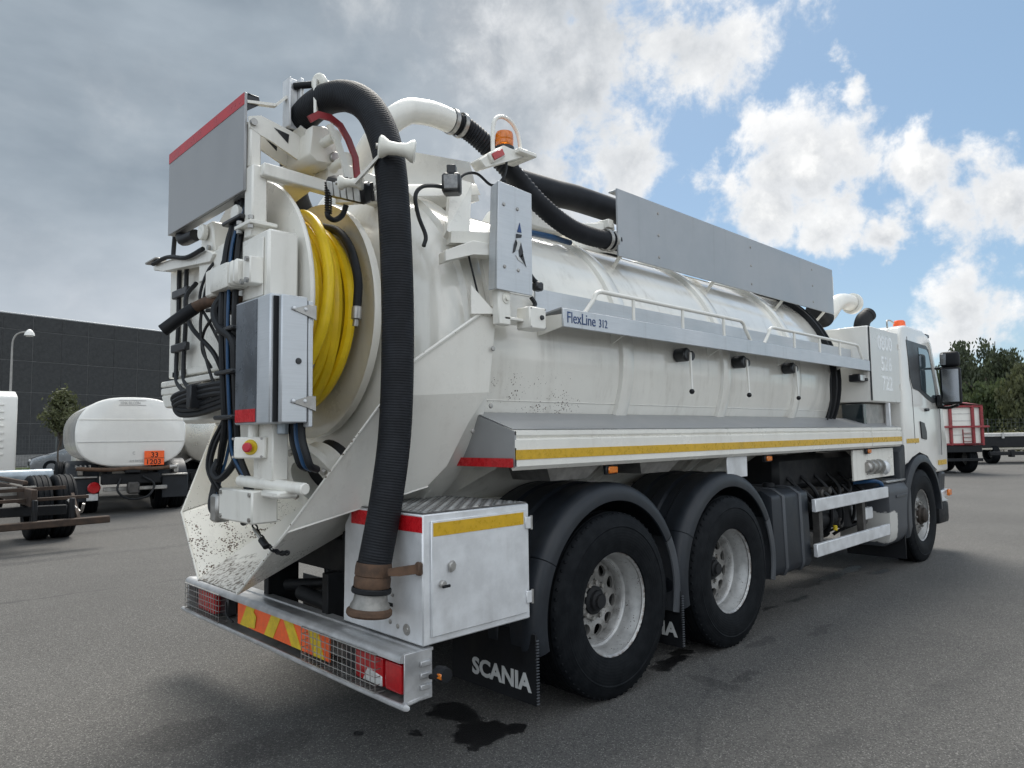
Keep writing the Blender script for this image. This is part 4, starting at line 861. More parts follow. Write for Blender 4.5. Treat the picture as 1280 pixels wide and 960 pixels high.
lg([(-.725, 2.495), (-.70, 2.42), (-.725, 2.45), (-.745, 2.47)], 'lamp_dark'); lg([(-.78, 2.475), (-.755, 2.465), (-.715, 2.435), (-.76, 2.45)], 'white_print')
ps = P_(B().box(-.885, -.795, -1.19, -1.14, 2.10, 2.285, .006), 'plate_post', 'white_paint'); B().lathe([(0, .014), (.012, .014), (.013, .004), (.028, .003), (.028, 0)], (-.83, -1.191, 2.24), (0, -1, 0), 14).o('post_roller', 'roller_nylon', ps)
P_(B().box(-.84, -.63, -1.19, -1.06, 2.13, 2.145, .003), 'post_base', 'white_paint')
P_(B().plate([(-1.0, -1.10, 2.30), (-1.0, -1.10, 2.15), (-.86, -1.14, 2.16)], .012), 'post_gusset', 'white_paint')
jb = P_(B().box(-.70, -.57, -1.235, -1.13, 2.09, 2.21, .008), 'junction_box', 'white_paint'); B().lathe([(0, .012), (.012, .01), (.014, 0)], (-.61, -1.2355, 2.155), (0, -1, 0), 10).o('box_knob', 'lamp_dark', jb)
for x in (-.69, -.58):
    for z in (2.10, 2.20): B().cyl((x, -1.2355, z), (x, -1.238, z), .005, n=6).o('box_screw', 'steel', jb)
P_(B().tube([(-.60, -1.15, 2.28), (-.59, -1.17, 2.24), (-.62, -1.17, 2.21), (-.56, -1.14, 2.22)], .012, 8), 'box_cable', 'cable_black')
dp = P_(B().box(-.585, -.575, -.98, -.86, 2.72, 2.94, .002), 'data_plate', 'blue_tank_paint')
bk = P_(B().prism([(-.74, -.80, 3.10), (-.54, -.80, 3.24), (-.36, -.80, 3.235), (-.36, -.80, 3.215), (-.55, -.80, 3.13), (-.69, -.80, 3.06)], (0, -.09, 0), .006), 'beacon_bracket', 'white_paint')
B().box(-.45, -.30, -.93, -.72, 3.215, 3.24, .004).o('beacon_shelf', 'white_paint', bk)
rm = Matrix.Translation((-.655, -.89, 3.125)) @ Matrix.Rotation(R(-33), 4, 'Y')
B().box(-.01, .115, -.02, .012, -.028, .03, .006, mat=rm).o('marker_housing', 'white_paint', bk); B().box(.002, .105, -.028, -.0205, -.018, .022, .004, mat=rm).o('red_marker_lens', 'red_lens', bk)
bc = P_(B().lathe([(0, 3.245), (.06, 3.245), (.06, 3.262), (.05, 3.27)], (-.47, -.82, 0), (0, 0, 1), 24), 'beacon', 'lamp_dark')
b = B(); b.lathe([(.052, 3.268), (.054, 3.272), (.056, 3.30), (.053, 3.304), (.056, 3.31), (.055, 3.34), (.05, 3.355), (.03, 3.362), (0, 3.364)], (-.47, -.82, 0), (0, 0, 1), 28); b.o('amber_dome', 'amber_lens', bc)
P_(B().tube([(-.575, -.83, 3.20), (-.575, -.83, 3.30), (-.56, -.83, 3.40), (-.50, -.83, 3.445), (-.42, -.83, 3.435), (-.365, -.83, 3.38), (-.345, -.83, 3.30), (-.345, -.83, 3.22)], .013, 10), 'beacon_hoop', 'white_paint')
wl = P_(B().box(-1.0, -.91, -.955, -.855, 2.84, 2.95, .012), 'work_lamp', 'lamp_dark'); B().box(-1.006, -.999, -.943, -.867, 2.856, 2.934, .004).o('lamp_lens', 'grey_lens', wl); B().box(-.98, -.93, -.93, -.88, 2.95, 3.0, .004).o('lamp_bracket', 'lamp_dark', wl); wl.matrix_local = Matrix.Translation((-.955, -.905, 0)) @ Matrix.Rotation(R(42), 4, 'Z') @ Matrix.Translation((.955, .905, 0))
P_(B().tube([(-.90, -.87, 2.92), (-.82, -.85, 3.0), (-.72, -.85, 3.03), (-.62, -.86, 2.985), (-.54, -.86, 3.03), (-.51, -.87, 3.10), (-.51, -.88, 3.2)], .008, 6), 'lamp_cable', 'cable_black')
P_(B().tube([(-1.0, -.90, 2.87), (-1.10, -.92, 2.85), (-1.18, -.93, 2.82), (-1.22, -.93, 2.76), (-1.2, -.93, 2.66), (-1.17, -.95, 2.56), (-1.19, -.96, 2.50)], .011, 7), 'lamp_cable', 'cable_black')

# ---- pipes and hoses over the tank
wp = P_(B().tube([(-1.22, -.30, 2.95), (-1.20, -.42, 3.12), (-1.14, -.54, 3.28), (-1.04, -.60, 3.38), (-.92, -.60, 3.42), (-.82, -.60, 3.432), (-.72, -.60, 3.43)], .072, 20, 8), 'suction_pipe', 'white_paint')
def rib(l, i): return .062+(.004 if i % 2 else -.003)
P_(B().tube([(-.74, -.60, 3.432), (-.60, -.60, 3.425), (-.48, -.62, 3.37), (-.36, -.65, 3.28), (-.24, -.68, 3.18), (-.08, -.71, 3.05), (.08, -.73, 2.965), (.25, -.74, 2.915), (.45, -.75, 2.90), (.68, -.76, 2.91), (.95, -.72, 2.93)], .06, 18, 13, rf=rib), 'corrugated_hose', 'hose_black', 60)
for x, z, d in ((-.70, 3.43, (1, 0, -.05)), (-.63, 3.428, (1, 0, -.12)), (.58, 2.905, (1, 0, .05)), (.64, 2.908, (1, 0, .05))): P_(B().lathe([(.072, -.014), (.078, -.012), (.078, .012), (.072, .014)], (x, -.60 if x < 0 else -.755, z), d, 24), 'hose_clip', 'steel')
P_(B().tube([(-.10, -.50, 3.235), (.3, -.50, 3.25), (.75, -.5, 3.27), (2.2, -.5, 3.25), (4.2, -.5, 3.1)], .095, 20, 8), 'overhead_hose', 'hose_black')
P_(B().lathe([(.09, 0), (.102, .005), (.102, .03), (.09, .035)], (-.10, -.50, 3.235), (1, 0, .03), 24), 'hose_cuff', 'aluminium')
P_(B().tube([(-.35, -.80, 2.78), (0, -.72, 2.83), (.35, -.62, 2.87)], .02, 8), 'blue_pipe', 'cable_blue')
P_(B().tube([(-.62, -1.1, 2.5), (-.56, -1.12, 2.4), (-.5, -1.13, 2.36)], .014, 8), 'plate_cable', 'cable_black'); P_(B().box(-.55, -.49, -1.15, -1.1, 2.33, 2.38, .01), 'plate_valve', 'lamp_dark')
for x in (.6, 2.4, 4.2): P_(B().box(x, x+.06, -.77, -.30, 3.0, 3.06, .004), 'rack_cross_bar', 'white_paint')
for x in (.3, 1.2): P_(B().lathe([(0, .22), (.2, .2), (.26, .1), (.27, 0)], (x, -.1, 2.98), (0, 0, 1), 28), 'manhole', 'white_paint')
P_(B().box(.0, .5, -.45, -.15, 2.98, 3.12, .02), 'valve_chest', 'white_paint')
P_(B().beam((.35, -.55, 2.98), (.70, -.72, 3.02), .1, .06, bev=.006), 'rack_arm', 'white_paint')
# long side board of the hose rack
sp = P_(B().plate([(.641, -.808, 2.788), (4.483, -.808, 2.788), (4.483, -.808, 3.277), (.641, -.808, 3.277)], .014), 'rack_board', 'brushed_aluminium')
B().box(.645, 4.48, -.80, -.74, 3.262, 3.274, .002).o('board_fold', 'brushed_aluminium', sp); B().box(4.484, 4.56, -.80, -.72, 3.0, 3.22, .004).o('board_end', 'white_paint', sp)
for x in (1.15, 2.62, 3.95):
    for z in (2.86, 3.03, 3.20): B().lathe([(0, .006), (.010, .005), (.013, 0)], (x, -.8225, z), (0, -1, 0), 8).o('board_bolt', 'steel', sp)
for x in (.7, 2.0, 3.3, 4.3): P_(B().beam((x, -.79, 2.80), (x+.02, -.70, 2.72), .02, .02), 'board_stay', 'white_paint')

# ---- catwalk with fascia, kick board and railings
cw = P_(B().box(-.40, 4.36, -1.206, -1.192, 2.132, 2.238, .003), 'catwalk_fascia', 'lit_aluminium')
B().plate([(-.395, -1.19, 2.236), (4.355, -1.19, 2.236), (4.355, -1.03, 2.215), (-.395, -1.03, 2.215)], .01).o('catwalk_deck', 'brushed_aluminium', cw)
B().prism([(-.44, -1.03, 2.212), (-.44, -1.03, 2.372), (-.44, -1.018, 2.372), (-.44, -1.018, 2.212)], (4.78, 0, 0)).o('kick_board', 'lit_aluminium', cw)
B().prism([(-.398, -1.191, 2.205), (-.398, -1.03, 2.21), (-.398, -1.0, 2.10), (-.398, -1.191, 2.134)], (.01, 0, 0)).o('catwalk_end', 'white_paint', cw)
for x in (.3, 1.5, 2.7, 3.9): B().prism([(x, -1.191, 2.20), (x, -1.0, 2.205), (x, -.985, 2.10)], (.012, 0, 0)).o('catwalk_bracket', 'white_paint', cw)
text('fascia_lettering', 'FlexLine', .092, (-.372, -1.2075, 2.158), (1, 0, 0), (0, 0, 1), 'blue_print', cw, .001, .0, .84)
text('fascia_lettering', '312', .070, (-.085, -1.2075, 2.158), (1, 0, 0), (0, 0, 1), 'blue_print', cw, .001, .0, .8)
def railing(x0, x1, posts):
    arc = [(x0+.09+.09*(1-math.cos(R(t)))*.9, -1.19, 2.33+.05*math.sin(R(t))) for t in range(0, 91, 15)]; arc2 = [(x1-(p[0]-x0), p[1], p[2]) for p in reversed(arc)]
    r = P_(B().tube([(x0, -1.19, 2.235)]+arc+arc2+[(x1, -1.19, 2.235)], .0135, 10, 1), 'railing', 'white_paint')
    for x in posts: B().cyl((x, -1.19, 2.236), (x, -1.19, 2.368), .011, n=10).o('rail_post', 'white_paint', r)
railing(-.19, 1.83, (.29, .86, 1.42)); railing(2.06, 4.21, (2.62, 3.15, 3.62)); 
P_(B().tube([(4.0, -.95, 2.235), (4.08, -.95, 2.34), (4.2, -.95, 2.36), (4.32, -.95, 2.34), (4.36, -.95, 2.235)], .012, 8), 'railing', 'white_paint')

# ---- equipment box behind the cab, exhaust, intake
eb = P_(B().box(4.36, 5.28, -1.20, -.74, 1.815, 2.61, .012), 'equipment_box', 'white_cab')
B().box(4.395, 5.262, -1.2075, -1.2015, 1.825, 2.60, .003).o('box_door', 'white_faded', eb); B().box(4.362, 4.392, -1.206, -1.2015, 1.83, 2.6).o('door_seal', 'black_rubber', eb)
for i, (s_, z) in enumerate((('0800', 2.38), ('526', 2.16), ('722', 1.95))): text('ghost_number', s_, .215, (4.60 + (.08 if i else 0), -1.2085, z), (1, 0, 0), (0, 0, 1), 'ghost_print', eb, .0008, .004, 1.05)
for z in (2.0, 2.45): B().cyl((5.255, -1.215, z-.03), (5.255, -1.215, z+.03), .01, n=8).o('hinge_pin', 'white_cab', eb)
lamp = P_(B().box(4.18, 4.34, -1.16, -1.05, 2.02, 2.10, .01), 'side_lamp', 'lamp_dark'); B().box(4.19, 4.33, -1.168, -1.159, 2.03, 2.09, .003).o('lamp_lens', 'clear_lens', lamp); 
P_(B().box(4.3, 4.9, -1.18, -1.16, 2.03, 2.06, .003), 'lamp_rail', 'lamp_dark')
P_(B().box(4.45, 5.25, -1.1, -.3, 1.35, 1.81, .01), 'water_tank', 'steel'); P_(B().box(4.36, 4.44, -1.12, -.9, 1.52, 1.8, .006), 'dark_panel', 'glass_dark')
P_(B().box(5.02, 5.08, -1.14, -1.10, 1.55, 1.81, .004), 'box_leg', 'steel')
P_(B().box(4.86, 4.90, -1.21, -1.17, 1.52, 1.815, .004), 'box_leg', 'aluminium')
P_(B().tube([(4.6, -.2, 2.5), (4.75, -.4, 2.7), (4.95, -.55, 2.85), (5.1, -.60, 3.0), (5.3, -.62, 3.06), (5.5, -.66, 3.05)], .095, 18, 8), 'intake_elbow', 'white_paint')
P_(B().lathe([(.095, 0), (.125, .005), (.125, .05), (.1, .06), (0, .055)], (5.46, -.655, 3.05), (1, -.15, -.05), 24), 'intake_mouth', 'white_worn')
P_(B().tube([(4.46, -.62, 2.87), (4.62, -.62, 2.82), (4.75, -.62, 2.79)], .1, 18, 6), 'outlet_boot', 'black_rubber')
P_(B().tube([(5.10, -.88, 2.45), (5.10, -.88, 2.66), (5.14, -.89, 2.78), (5.25, -.92, 2.86)], .085, 18, 8, cap=False), 'exhaust_stack', 'chassis_black'); P_(B().lathe([(.085, 0), (0, 0)], (5.20, -.91, 2.83), (.8, -.2, .55), 18), 'exhaust_bore', 'cable_black')

# ---- cab
prof = [(5.34, 1.10), (5.34, 2.60), (5.42, 2.70), (5.60, 2.735), (6.2, 2.73), (6.42, 2.68), (6.55, 2.60), (6.78, 2.05), (6.90, 1.72), (6.96, 1.35), (6.97, 1.0), (6.49, .99), (6.36, 1.11), (6.15, 1.24), (5.85, 1.295), (5.55, 1.24), (5.40, 1.15)]
cb = P_(B().prism([(x, -1.20, z) for x, z in prof], (0, 2.40, 0), .035, 3), 'cab', 'white_cab', 50)
gl = [(5.56, 2.56), (6.30, 2.545), (6.395, 2.50), (6.60, 2.0), (6.64, 1.86), (6.45, 1.845), (6.2, 1.90), (5.92, 1.98), (5.72, 2.0), (5.64, 2.12)]
for s in (-1, 1):
    B().prism([(x, s*1.2015, z) for x, z in gl], (0, s*.004, 0)).o('side_window_seal', 'lamp_dark', cb)
    B().prism([(x, s*1.206, z) for x, z in [(5.98, 2.50), (6.28, 2.495), (6.36, 2.46), (6.52, 2.05), (6.55, 1.91), (6.42, 1.905), (6.2, 1.955), (6.02, 2.0)]], (0, s*.004, 0)).o('side_window', 'cab_glass', cb)
    B().prism([(x, s*1.2015, z) for x, z in [(5.90, 1.62), (6.05, 1.60), (6.12, 1.5), (6.12, 1.40), (5.93, 1.42)]], (0, s*.012, 0), .003).o('side_vent', 'lamp_dark', cb)
    B().tube([(5.60, s*1.2015, 2.60), (5.62, s*1.2015, 2.1), (5.68, s*1.2015, 1.98), (5.70, s*1.2015, 1.36)], .0035, 5, 2).o('door_gap', 'lamp_dark', cb)
    B().tube([(6.72, s*1.2015, 2.0), (6.74, s*1.2015, 1.7), (6.72, s*1.2015, 1.2)], .0035, 5, 2).o('door_gap', 'lamp_dark', cb)
    B().beam((6.40, s*1.203, 2.60), (6.70, s*1.203, 1.92), .012, .03, (0, 1, 0)).o('pillar_trim', 'white_cab', cb)
    B().box(5.40, 5.84, min(s*1.2015, s*1.2045), max(s*1.2015, s*1.2045), 1.37, 1.42).o('yellow_strip', 'yellow_reflector', cb); B().box(6.55, 6.90, min(s*1.2015, s*1.2045), max(s*1.2015, s*1.2045), 1.08, 1.14).o('yellow_strip', 'yellow_reflector', cb)
    B().box(6.1, 6.22, min(s*1.2015, s*1.23), max(s*1.2015, s*1.23), 1.74, 1.775, .008).o('door_handle', 'lamp_dark', cb)
B().prism([(6.558, 0-1.08, 2.585), (6.785, -1.1, 2.05), (6.905, -1.1, 1.72), (6.905, 1.1, 1.72), (6.785, 1.1, 2.05), (6.558, 1.08, 2.585)], (.006, 0, .003)).o('windscreen', 'cab_glass', cb)
B().box(6.30, 6.62, -1.0, 1.0, 2.68, 2.70, .008).o('sun_visor', 'lamp_dark', cb) if False else None
B().box(6.50, 6.62, -1.16, 1.16, 2.52, 2.64, .02).o('sun_visor', 'lamp_dark', cb)
rbk = P_(B().lathe([(0, 0), (.075, 0), (.075, .02), (.07, .03)], (6.1, -.98, 2.735), (0, 0, 1), 20), 'roof_beacon', 'lamp_dark'); B().lathe([(.068, .028), (.07, .04), (.066, .11), (.05, .13), (0, .135)], (6.1, -.98, 2.735), (0, 0, 1), 22).o('amber_dome', 'orange_reflector', rbk)
P_(B().tube([(5.44, -1.05, 2.70), (5.44, -1.05, 2.78), (5.54, -1.05, 2.80), (5.66, -1.05, 2.78)], .01, 8), 'roof_handle', 'steel')
P_(B().box(6.42, 6.56, -1.18, -1.12, 2.66, 2.71, .012), 'roof_marker', 'lamp_dark')
for s in (-1, 1):
    ar = P_(B().tube([(6.62, s*1.2, 2.28), (6.66, s*1.32, 2.29), (6.64, s*1.44, 2.28)], .014, 8), 'mirror_arm', 'black_rubber'); B().tube([(6.66, s*1.2, 1.80), (6.68, s*1.32, 1.79), (6.66, s*1.43, 1.82)], .02, 8).o('lower_arm', 'black_rubber', ar)
    mm = Matrix.Translation((6.48, s*1.405, 2.05)) @ Matrix.Rotation(R(-6*s), 4, 'Z')
    mi = P_(B().box(-.04, .06, -.11, .11, -.225, .225, .035, 3, mat=mm), 'mirror', 'black_rubber'); B().box(-.046, -.038, -.09, .09, -.20, .20, .004, mat=mm).o('mirror_glass', 'mirror_glass', mi)
    mm = Matrix.Translation((6.50, s*1.40, 2.375)) @ Matrix.Rotation(R(-4*s), 4, 'Z')
    mi = P_(B().box(-.04, .08, -.105, .105, -.095, .095, .045, 3, mat=mm), 'wide_mirror', 'black_rubber'); B().box(-.047, -.036, .03 if s < 0 else -.09, .09 if s < 0 else -.03, -.07, .07, .004, mat=mm).o('mirror_glass', 'mirror_glass', mi)
    P_(B().box(6.58, 6.70, min(s*1.2, s*1.27), max(s*1.2, s*1.27), 1.80, 1.95, .02), 'mirror_base', 'lamp_dark')
    # front wing and bumper corner
    b = B().lathe([(.60, s*.78), (.70, s*.78), (.715, s*1.15), (.70, s*1.215), (.66, s*1.235), (.615, s*1.235), (.60, s*1.2)], (5.849, 0, .53), (0, 1, 0), 36, True, R(-196), R(-2)); P_(b, 'front_wing', 'dark_plastic')
    P_(B().prism([(5.16, s*1.19, .30), (5.16, s*1.19, 1.28), (5.34, s*1.19, 1.36), (5.42, s*1.19, 1.30), (5.26, s*1.19, .9), (5.20, s*1.19, .5), (5.20, s*1.19, .30)], (0, -s*.45, 0), .01), 'wing_rear_panel', 'dark_plastic')
    P_(B().box(5.12, 5.14, min(s*.6, s*1.22), max(s*.6, s*1.22), .12, .42, .004), 'mud_flap', 'black_rubber')
    P_(B().prism([(6.56, s*1.16, .60), (6.62, s*1.20, .98), (6.98, s*1.16, .98), (7.02, s*1.12, .60)], (0, -s*.3, 0), .02), 'step_panel', 'dark_plastic')
    cr = P_(B().prism([(6.50, s*1.215, .62), (6.98, s*1.2, .62), (7.06, s*1.1, .62), (7.06, s*1.1, .76), (6.98, s*1.2, .76), (6.50, s*1.215, .76)], (0, -s*.10, 0), .02), 'bumper_corner', 'aluminium')
    B().box(6.78, 6.90, min(s*1.212, s*1.245), max(s*1.212, s*1.245), .69, .77, .01).o('amber_lens', 'amber_lens', cr)
    P_(B().box(6.62, 7.04, min(s*.9, s*1.17), max(s*.9, s*1.17), .34, .61, .05, 2), 'lower_bumper', 'black_rubber')
P_(B().box(6.95, 7.10, -1.1, 1.1, .42, .98, .05, 2), 'front_bumper', 'grey_plastic')
# ---- more loose hydraulics around the rear frame
rr_ = random.Random(12)
for k in range(6):
    y0 = rr_.uniform(-.30, .30); z0 = rr_.uniform(2.30, 2.55); y1 = rr_.uniform(-.45, .05); z1 = rr_.uniform(1.7, 2.1)
    P_(B().tube([(-1.86, y0, z0), (-1.93, y0-.04, z0-.10), (-1.95, (y0+y1)/2+.05, (z0+z1)/2), (-1.93, y1, z1+.1), (-1.90, y1-.05, z1)], rr_.choice((.008, .010, .013)), 7), 'hydraulic_hose', 'cable_black')
for k, (y, z) in enumerate(((-.26, 2.20), (-.33, 2.17), (-.20, 2.30), (.42, 2.22))):
    ft_ = P_(B().cyl((-1.84, y, z), (-1.93, y, z), .016, n=8), 'hose_fitting', 'steel'); B().cyl((-1.90, y, z), (-1.92, y, z), .024, n=6).o('fitting_nut', 'steel', ft_)
for k in range(2):
    y = -.16-.05*k
    P_(B().tube([(-1.90, y-.05, 1.62), (-1.93, y+.02, 1.50), (-1.94, y+.04+.01*k, 1.38), (-1.92, y-.02, 1.28), (-1.88, y-.04, 1.22)], .011, 7), 'lower_hose', 'cable_black')
P_(B().box(-1.935, -1.93, .24, .42, 2.08, 2.20, .001), 'warning_label', 'label_yellow') if False else None
# ================================================================== background
# ---- dark warehouse with separate facade panels
WA = math.atan2(.2368, .9715)
wh = thing('warehouse', 'long dark grey warehouse clad in square facade panels with pale joints', 'building', (4.5, 49.9, 0), WA)
B().box(-34.6, 55, .012, 14, 0, 9.62).o('wall', 'facade_joint', wh); B().box(-34.7, 55.1, .02, 14.1, 9.64, 9.74, .02).o('roof_edge', 'cap_metal', wh)
B().box(-34.6, 55, -.02, .008, 0, .70).o('plinth', 'facade_base', wh)
pm_ = {}
zs = [(.715, 2.68), (2.72, 4.68), (4.72, 6.68), (6.72, 8.66), (8.70, 9.62)]
for ri, (z0, z1) in enumerate(zs):
    for wide in (0, 1): pm_[ri, wide] = B().box(.03 if wide else .012, 1.718, -.02, .155, z0, z1, .004).mesh('facade_panel', 'facade_panel')
for i in range(-6, 24):
    for ri in range(5):
        o = bpy.data.objects.new('facade_panel', pm_[ri, i % 2]); C.objects.link(o); o.parent = wh; o.location = (i*1.73, random.uniform(-.004, .004), 0)
# ---- verge and mesh fence
struct(B().box(-45, 60, 37.6, 46.5, -.05, .012).o('grass_verge', 'soil_grass'))
rg = random.Random(5); b = B()
for i in range(9000):
    x = rg.uniform(-8, 22); y = rg.uniform(37.7, 41); h = rg.uniform(.06, .22); a = rg.uniform(0, 6.28); w = .05
    b.faces([(x-w*math.cos(a), y-w*math.sin(a), .01), (x+w*math.cos(a), y+w*math.sin(a), .01), (x+rg.uniform(-.08, .08), y+rg.uniform(-.08, .08), h)], [(0, 1, 2)])
gr = b.o('grass', 'grass_blade', None, kind='stuff'); tag(gr, 'strip of green grass in front of the dark warehouse', 'grass')
fe = thing('mesh_fence', 'thin dark wire mesh fence standing before the dark warehouse', 'fence', (0, 37.3, 0))
for i in range(-3, 10): B().box(i*2.5-.03, i*2.5+.03, -.03, .03, 0, 1.9).o('fence_post', 'fence_metal', fe)
b = B()
for i in range(-62, 190): b.box(i*.12-.003, i*.12+.003, -.004, .004, .05, 1.85)
for k in range(10): b.box(-7.5, 22.5, -.006, .006, .06+k*.195, .068+k*.195)
b.o('fence_wires', 'fence_metal', fe, kind='stuff')
# ---- street lamp
sl_ = thing('street_lamp', 'tall grey street lamp with curved arm and white dome head before the warehouse', 'lamp post', (2.3, 32.5, 0))
B().lathe([(.07, 0), (.07, 1.0), (.055, 1.05), (.045, 4.4), (.035, 5.6)], (0, 0, 0), (0, 0, 1), 12).o('pole', 'lamp_post_paint', sl_)
B().tube([(0, 0, 5.5), (.02, -.02, 5.85), (.12, -.12, 6.1), (.3, -.28, 6.2), (.45, -.42, 6.2)], .035, 8).o('arm', 'lamp_post_paint', sl_)
hd_ = B().lathe([(0, .28), (.05, .27), (.12, .2), (.18, .1), (.20, 0), (0, 0)], (.52, -.5, 6.05), (0, 0, 1), 18).o('lamp_head', 'white_cab', sl_)
B().lathe([(0, -.06), (.12, -.05), (.17, .0)], (.52, -.5, 6.045), (0, 0, 1), 16).o('diffuser', 'clear_lens', hd_)
# ---- trees
def leaf_mesh(clumps, per, size, seed, mat, weep=0., spread=.5):
    rr = random.Random(seed); vs, fs = [], []
    for c in clumps:
        for k in range(per):
            if weep: p = c+V(rr.gauss(0, spread*.28), rr.gauss(0, spread*.28), -rr.random()*weep)
            else: p = c+V(rr.gauss(0, spread*.5), rr.gauss(0, spread*.5), rr.gauss(0, spread*.42))
            n = V(rr.gauss(0, 1), rr.gauss(0, 1), rr.gauss(.3, 1)).normalized(); a = n.orthogonal().normalized(); w = n.cross(a); t = rr.random()*6.28
            e1 = (a*math.cos(t)+w*math.sin(t)); e2 = n.cross(e1); s_ = size*rr.uniform(.6, 1.4)
            if weep: e1 = (e1*.5+V(0, 0, -1)).normalized(); e2 = n.cross(e1).normalized()
            i = len(vs); vs += [p+e1*s_, p+e2*s_*.45, p-e1*s_, p-e2*s_*.45]; fs.append((i, i+1, i+2, i+3))
    me = bpy.data.meshes.new('crown'); me.from_pydata(vs, [], fs); me.materials.append(M(mat)); return me
def tree(name, label, loc, h, rad, seed, mat, per=46, nc=110, size=.2, weep=0., base=.25, group=None, trunk_r=.16, shape=1.):
    t = thing(name, label, 'tree', loc, 0, group); rr = random.Random(seed); b = B()
    b.tube([(0, 0, -.1), (rr.gauss(0, .08), rr.gauss(0, .08), h*.3), (rr.gauss(0, .15), rr.gauss(0, .15), h*.6), (0, 0, h*.9)], trunk_r, 9, 4, rf=lambda l, i: max(.012, trunk_r*(1-l/h*.95)))
    cl = []
    cz = h*(base+(1-base)/2); hz = h*(1-base)/2
    while len(cl) < nc:
        p = V(rr.uniform(-1, 1), rr.uniform(-1, 1), rr.uniform(-1, 1)); l = p.length
        if l > 1 or l < .35: continue
        bump = .78+.22*math.sin(3.1*math.atan2(p.y, p.x)+seed)*math.cos(2.7*p.z+seed*1.3)+rr.uniform(-.06, .12)
        tap = 1-.45*max(0, p.z)*shape
        cl.append(V(p.x*rad*bump*tap, p.y*rad*bump*tap, cz+p.z*hz*(bump*.25+.75)))
    for c in cl[::5]:
        z0 = min(c.z*.8, h*.75); b.tube([(0, 0, z0*.75), (c.x*.4, c.y*.4, z0*.75+(c.z-z0*.75)*.55), tuple(c)], .03, 5, 3, rf=lambda l, i: max(.008, trunk_r*.35*(1-l/(rad*1.6))))
    b.o('trunk', 'bark', t); cr = bpy.data.objects.new('crown', leaf_mesh(cl, per, size, seed, mat, weep, rad*.3)); C.objects.link(cr); cr.parent = t
    return t
tree('young_tree', 'small young tree with loose pyramidal green crown beside the parked car', (3.9, 31.0, 0), 3.75, .82, 11, 'leaf_olive', 30, 80, .085, base=.42, trunk_r=.045, shape=1.5)
st_ = tree  # row of big weeping trees behind the trailers
row = [('tall dark tree with rounded top directly behind the truck cab mirror', (66.5, 17.0, 0), 9.6, 3.0, 1, 'leaf_dark'), ('tall dark weeping tree above the red framed trailer', (66.0, 12.6, 0), 9.3, 2.9, 2, 'leaf_dark'),
       ('highest weeping tree with drooping strands right of the cab mirror', (69.9, 10.6, 0), 10.1, 3.0, 3, 'leaf_dark'), ('lower olive green weeping tree in front at the right edge', (60.0, 6.6, 0), 7.0, 2.2, 4, 'leaf_olive'),
       ('tall dark weeping tree at the right picture edge', (70.0, 6.9, 0), 9.6, 3.0, 5, 'leaf_dark'), ('short bushy tree low between the weeping trees', (63.0, 10.0, 0), 6.2, 2.3, 6, 'leaf_mid'), ('dark tree partly hidden behind the white cab', (68.0, 21.5, 0), 8.4, 2.6, 8, 'leaf_dark'), ('weeping tree cut by the right edge of the view', (68.0, 3.2, 0), 9.0, 2.8, 9, 'leaf_mid')]
for i, (lb_, loc, h, rd, sd, mt) in enumerate(row): tree('weeping_tree', lb_, loc, h, rd, sd, mt, 52, 170, .17, weep=1.5 if i != 0 else .5, base=.06, group='tall trees behind the trailers', trunk_r=.2, shape=.45)
rg = random.Random(9); cl = [V(rg.uniform(-1.0, 1.0), rg.uniform(-14, 10), rg.uniform(.1, 1.25)) for i in range(420)]
hg = thing('hedge', 'clipped low hedge running along behind the trailers', 'hedge', (51.5, 6.5, 0)); o = bpy.data.objects.new('foliage', leaf_mesh(cl, 26, .10, 21, 'hedge_leaf', 0, .35)); C.objects.link(o); o.parent = hg
b = B()
for k in range(14): b.tube([(0, -14+k*1.8, 0), (.1, -14+k*1.8, .6), (0, -13.9+k*1.8, 1.1)], .03, 5, 2)
b.o('stems', 'bark', hg, kind='stuff')
wf = thing('wire_fence', 'tall thin wire fence between the hedge and the weeping trees', 'fence', (55.5, 6, 0))
for k in range(-6, 6): B().box(-.03, .03, k*2.5-.03, k*2.5+.03, 0, 2.2).o('fence_post', 'fence_metal', wf)
b = B()
for k in range(9): b.box(-.005, .005, -15, 12.5, .2+k*.24, .212+k*.24)
for k in range(120): b.box(-.004, .004, -15+k*.23, -14.99+k*.23, .05, 2.2)
b.o('fence_wires', 'fence_metal', wf, kind='stuff')

# ---- generic wheel for background vehicles
BW = {}
def bgwheel(par, x, y, z=.5, r=.5, w=.3, rim='wheel_rim', ax='x', sgn=-1):
    key = (r, w, rim)
    if key not in BW:
        h = w/2; n = 32
        tm = B().lathe([(r*.58, -h+.02), (r*.75, -h), (r*.93, -h+.01), (r*.985, -h+.03)]+sum([[(r, t-.02), (r*.975, t-.012), (r*.975, t+.012), (r, t+.02)] for t in (-h*.5, 0, h*.5)], [])+[(r*.985, h-.03), (r*.93, h-.01), (r*.75, h), (r*.58, h-.02)], (0, 0, 0), (1, 0, 0), n).mesh('tyre', 'tyre_rubber')
        rm_ = B().lathe([(r*.58, -h+.03), (r*.54, -h+.05), (r*.5, -h+.12), (r*.3, -h+.10), (r*.26, -h+.04), (0, -h+.03)], (0, 0, 0), (1, 0, 0), 24).mesh('rim', rim); BW[key] = (tm, rm_)
    tm, rm_ = BW[key]; o = bpy.data.objects.new('wheel', tm); C.objects.link(o); o.parent = par; o.location = (x, y, z); o.rotation_euler = (random.random()*0, 0, (0 if sgn < 0 else math.pi) + (0 if ax == 'x' else math.pi/2))
    q = bpy.data.objects.new('rim', rm_); C.objects.link(q); q.parent = o; return o

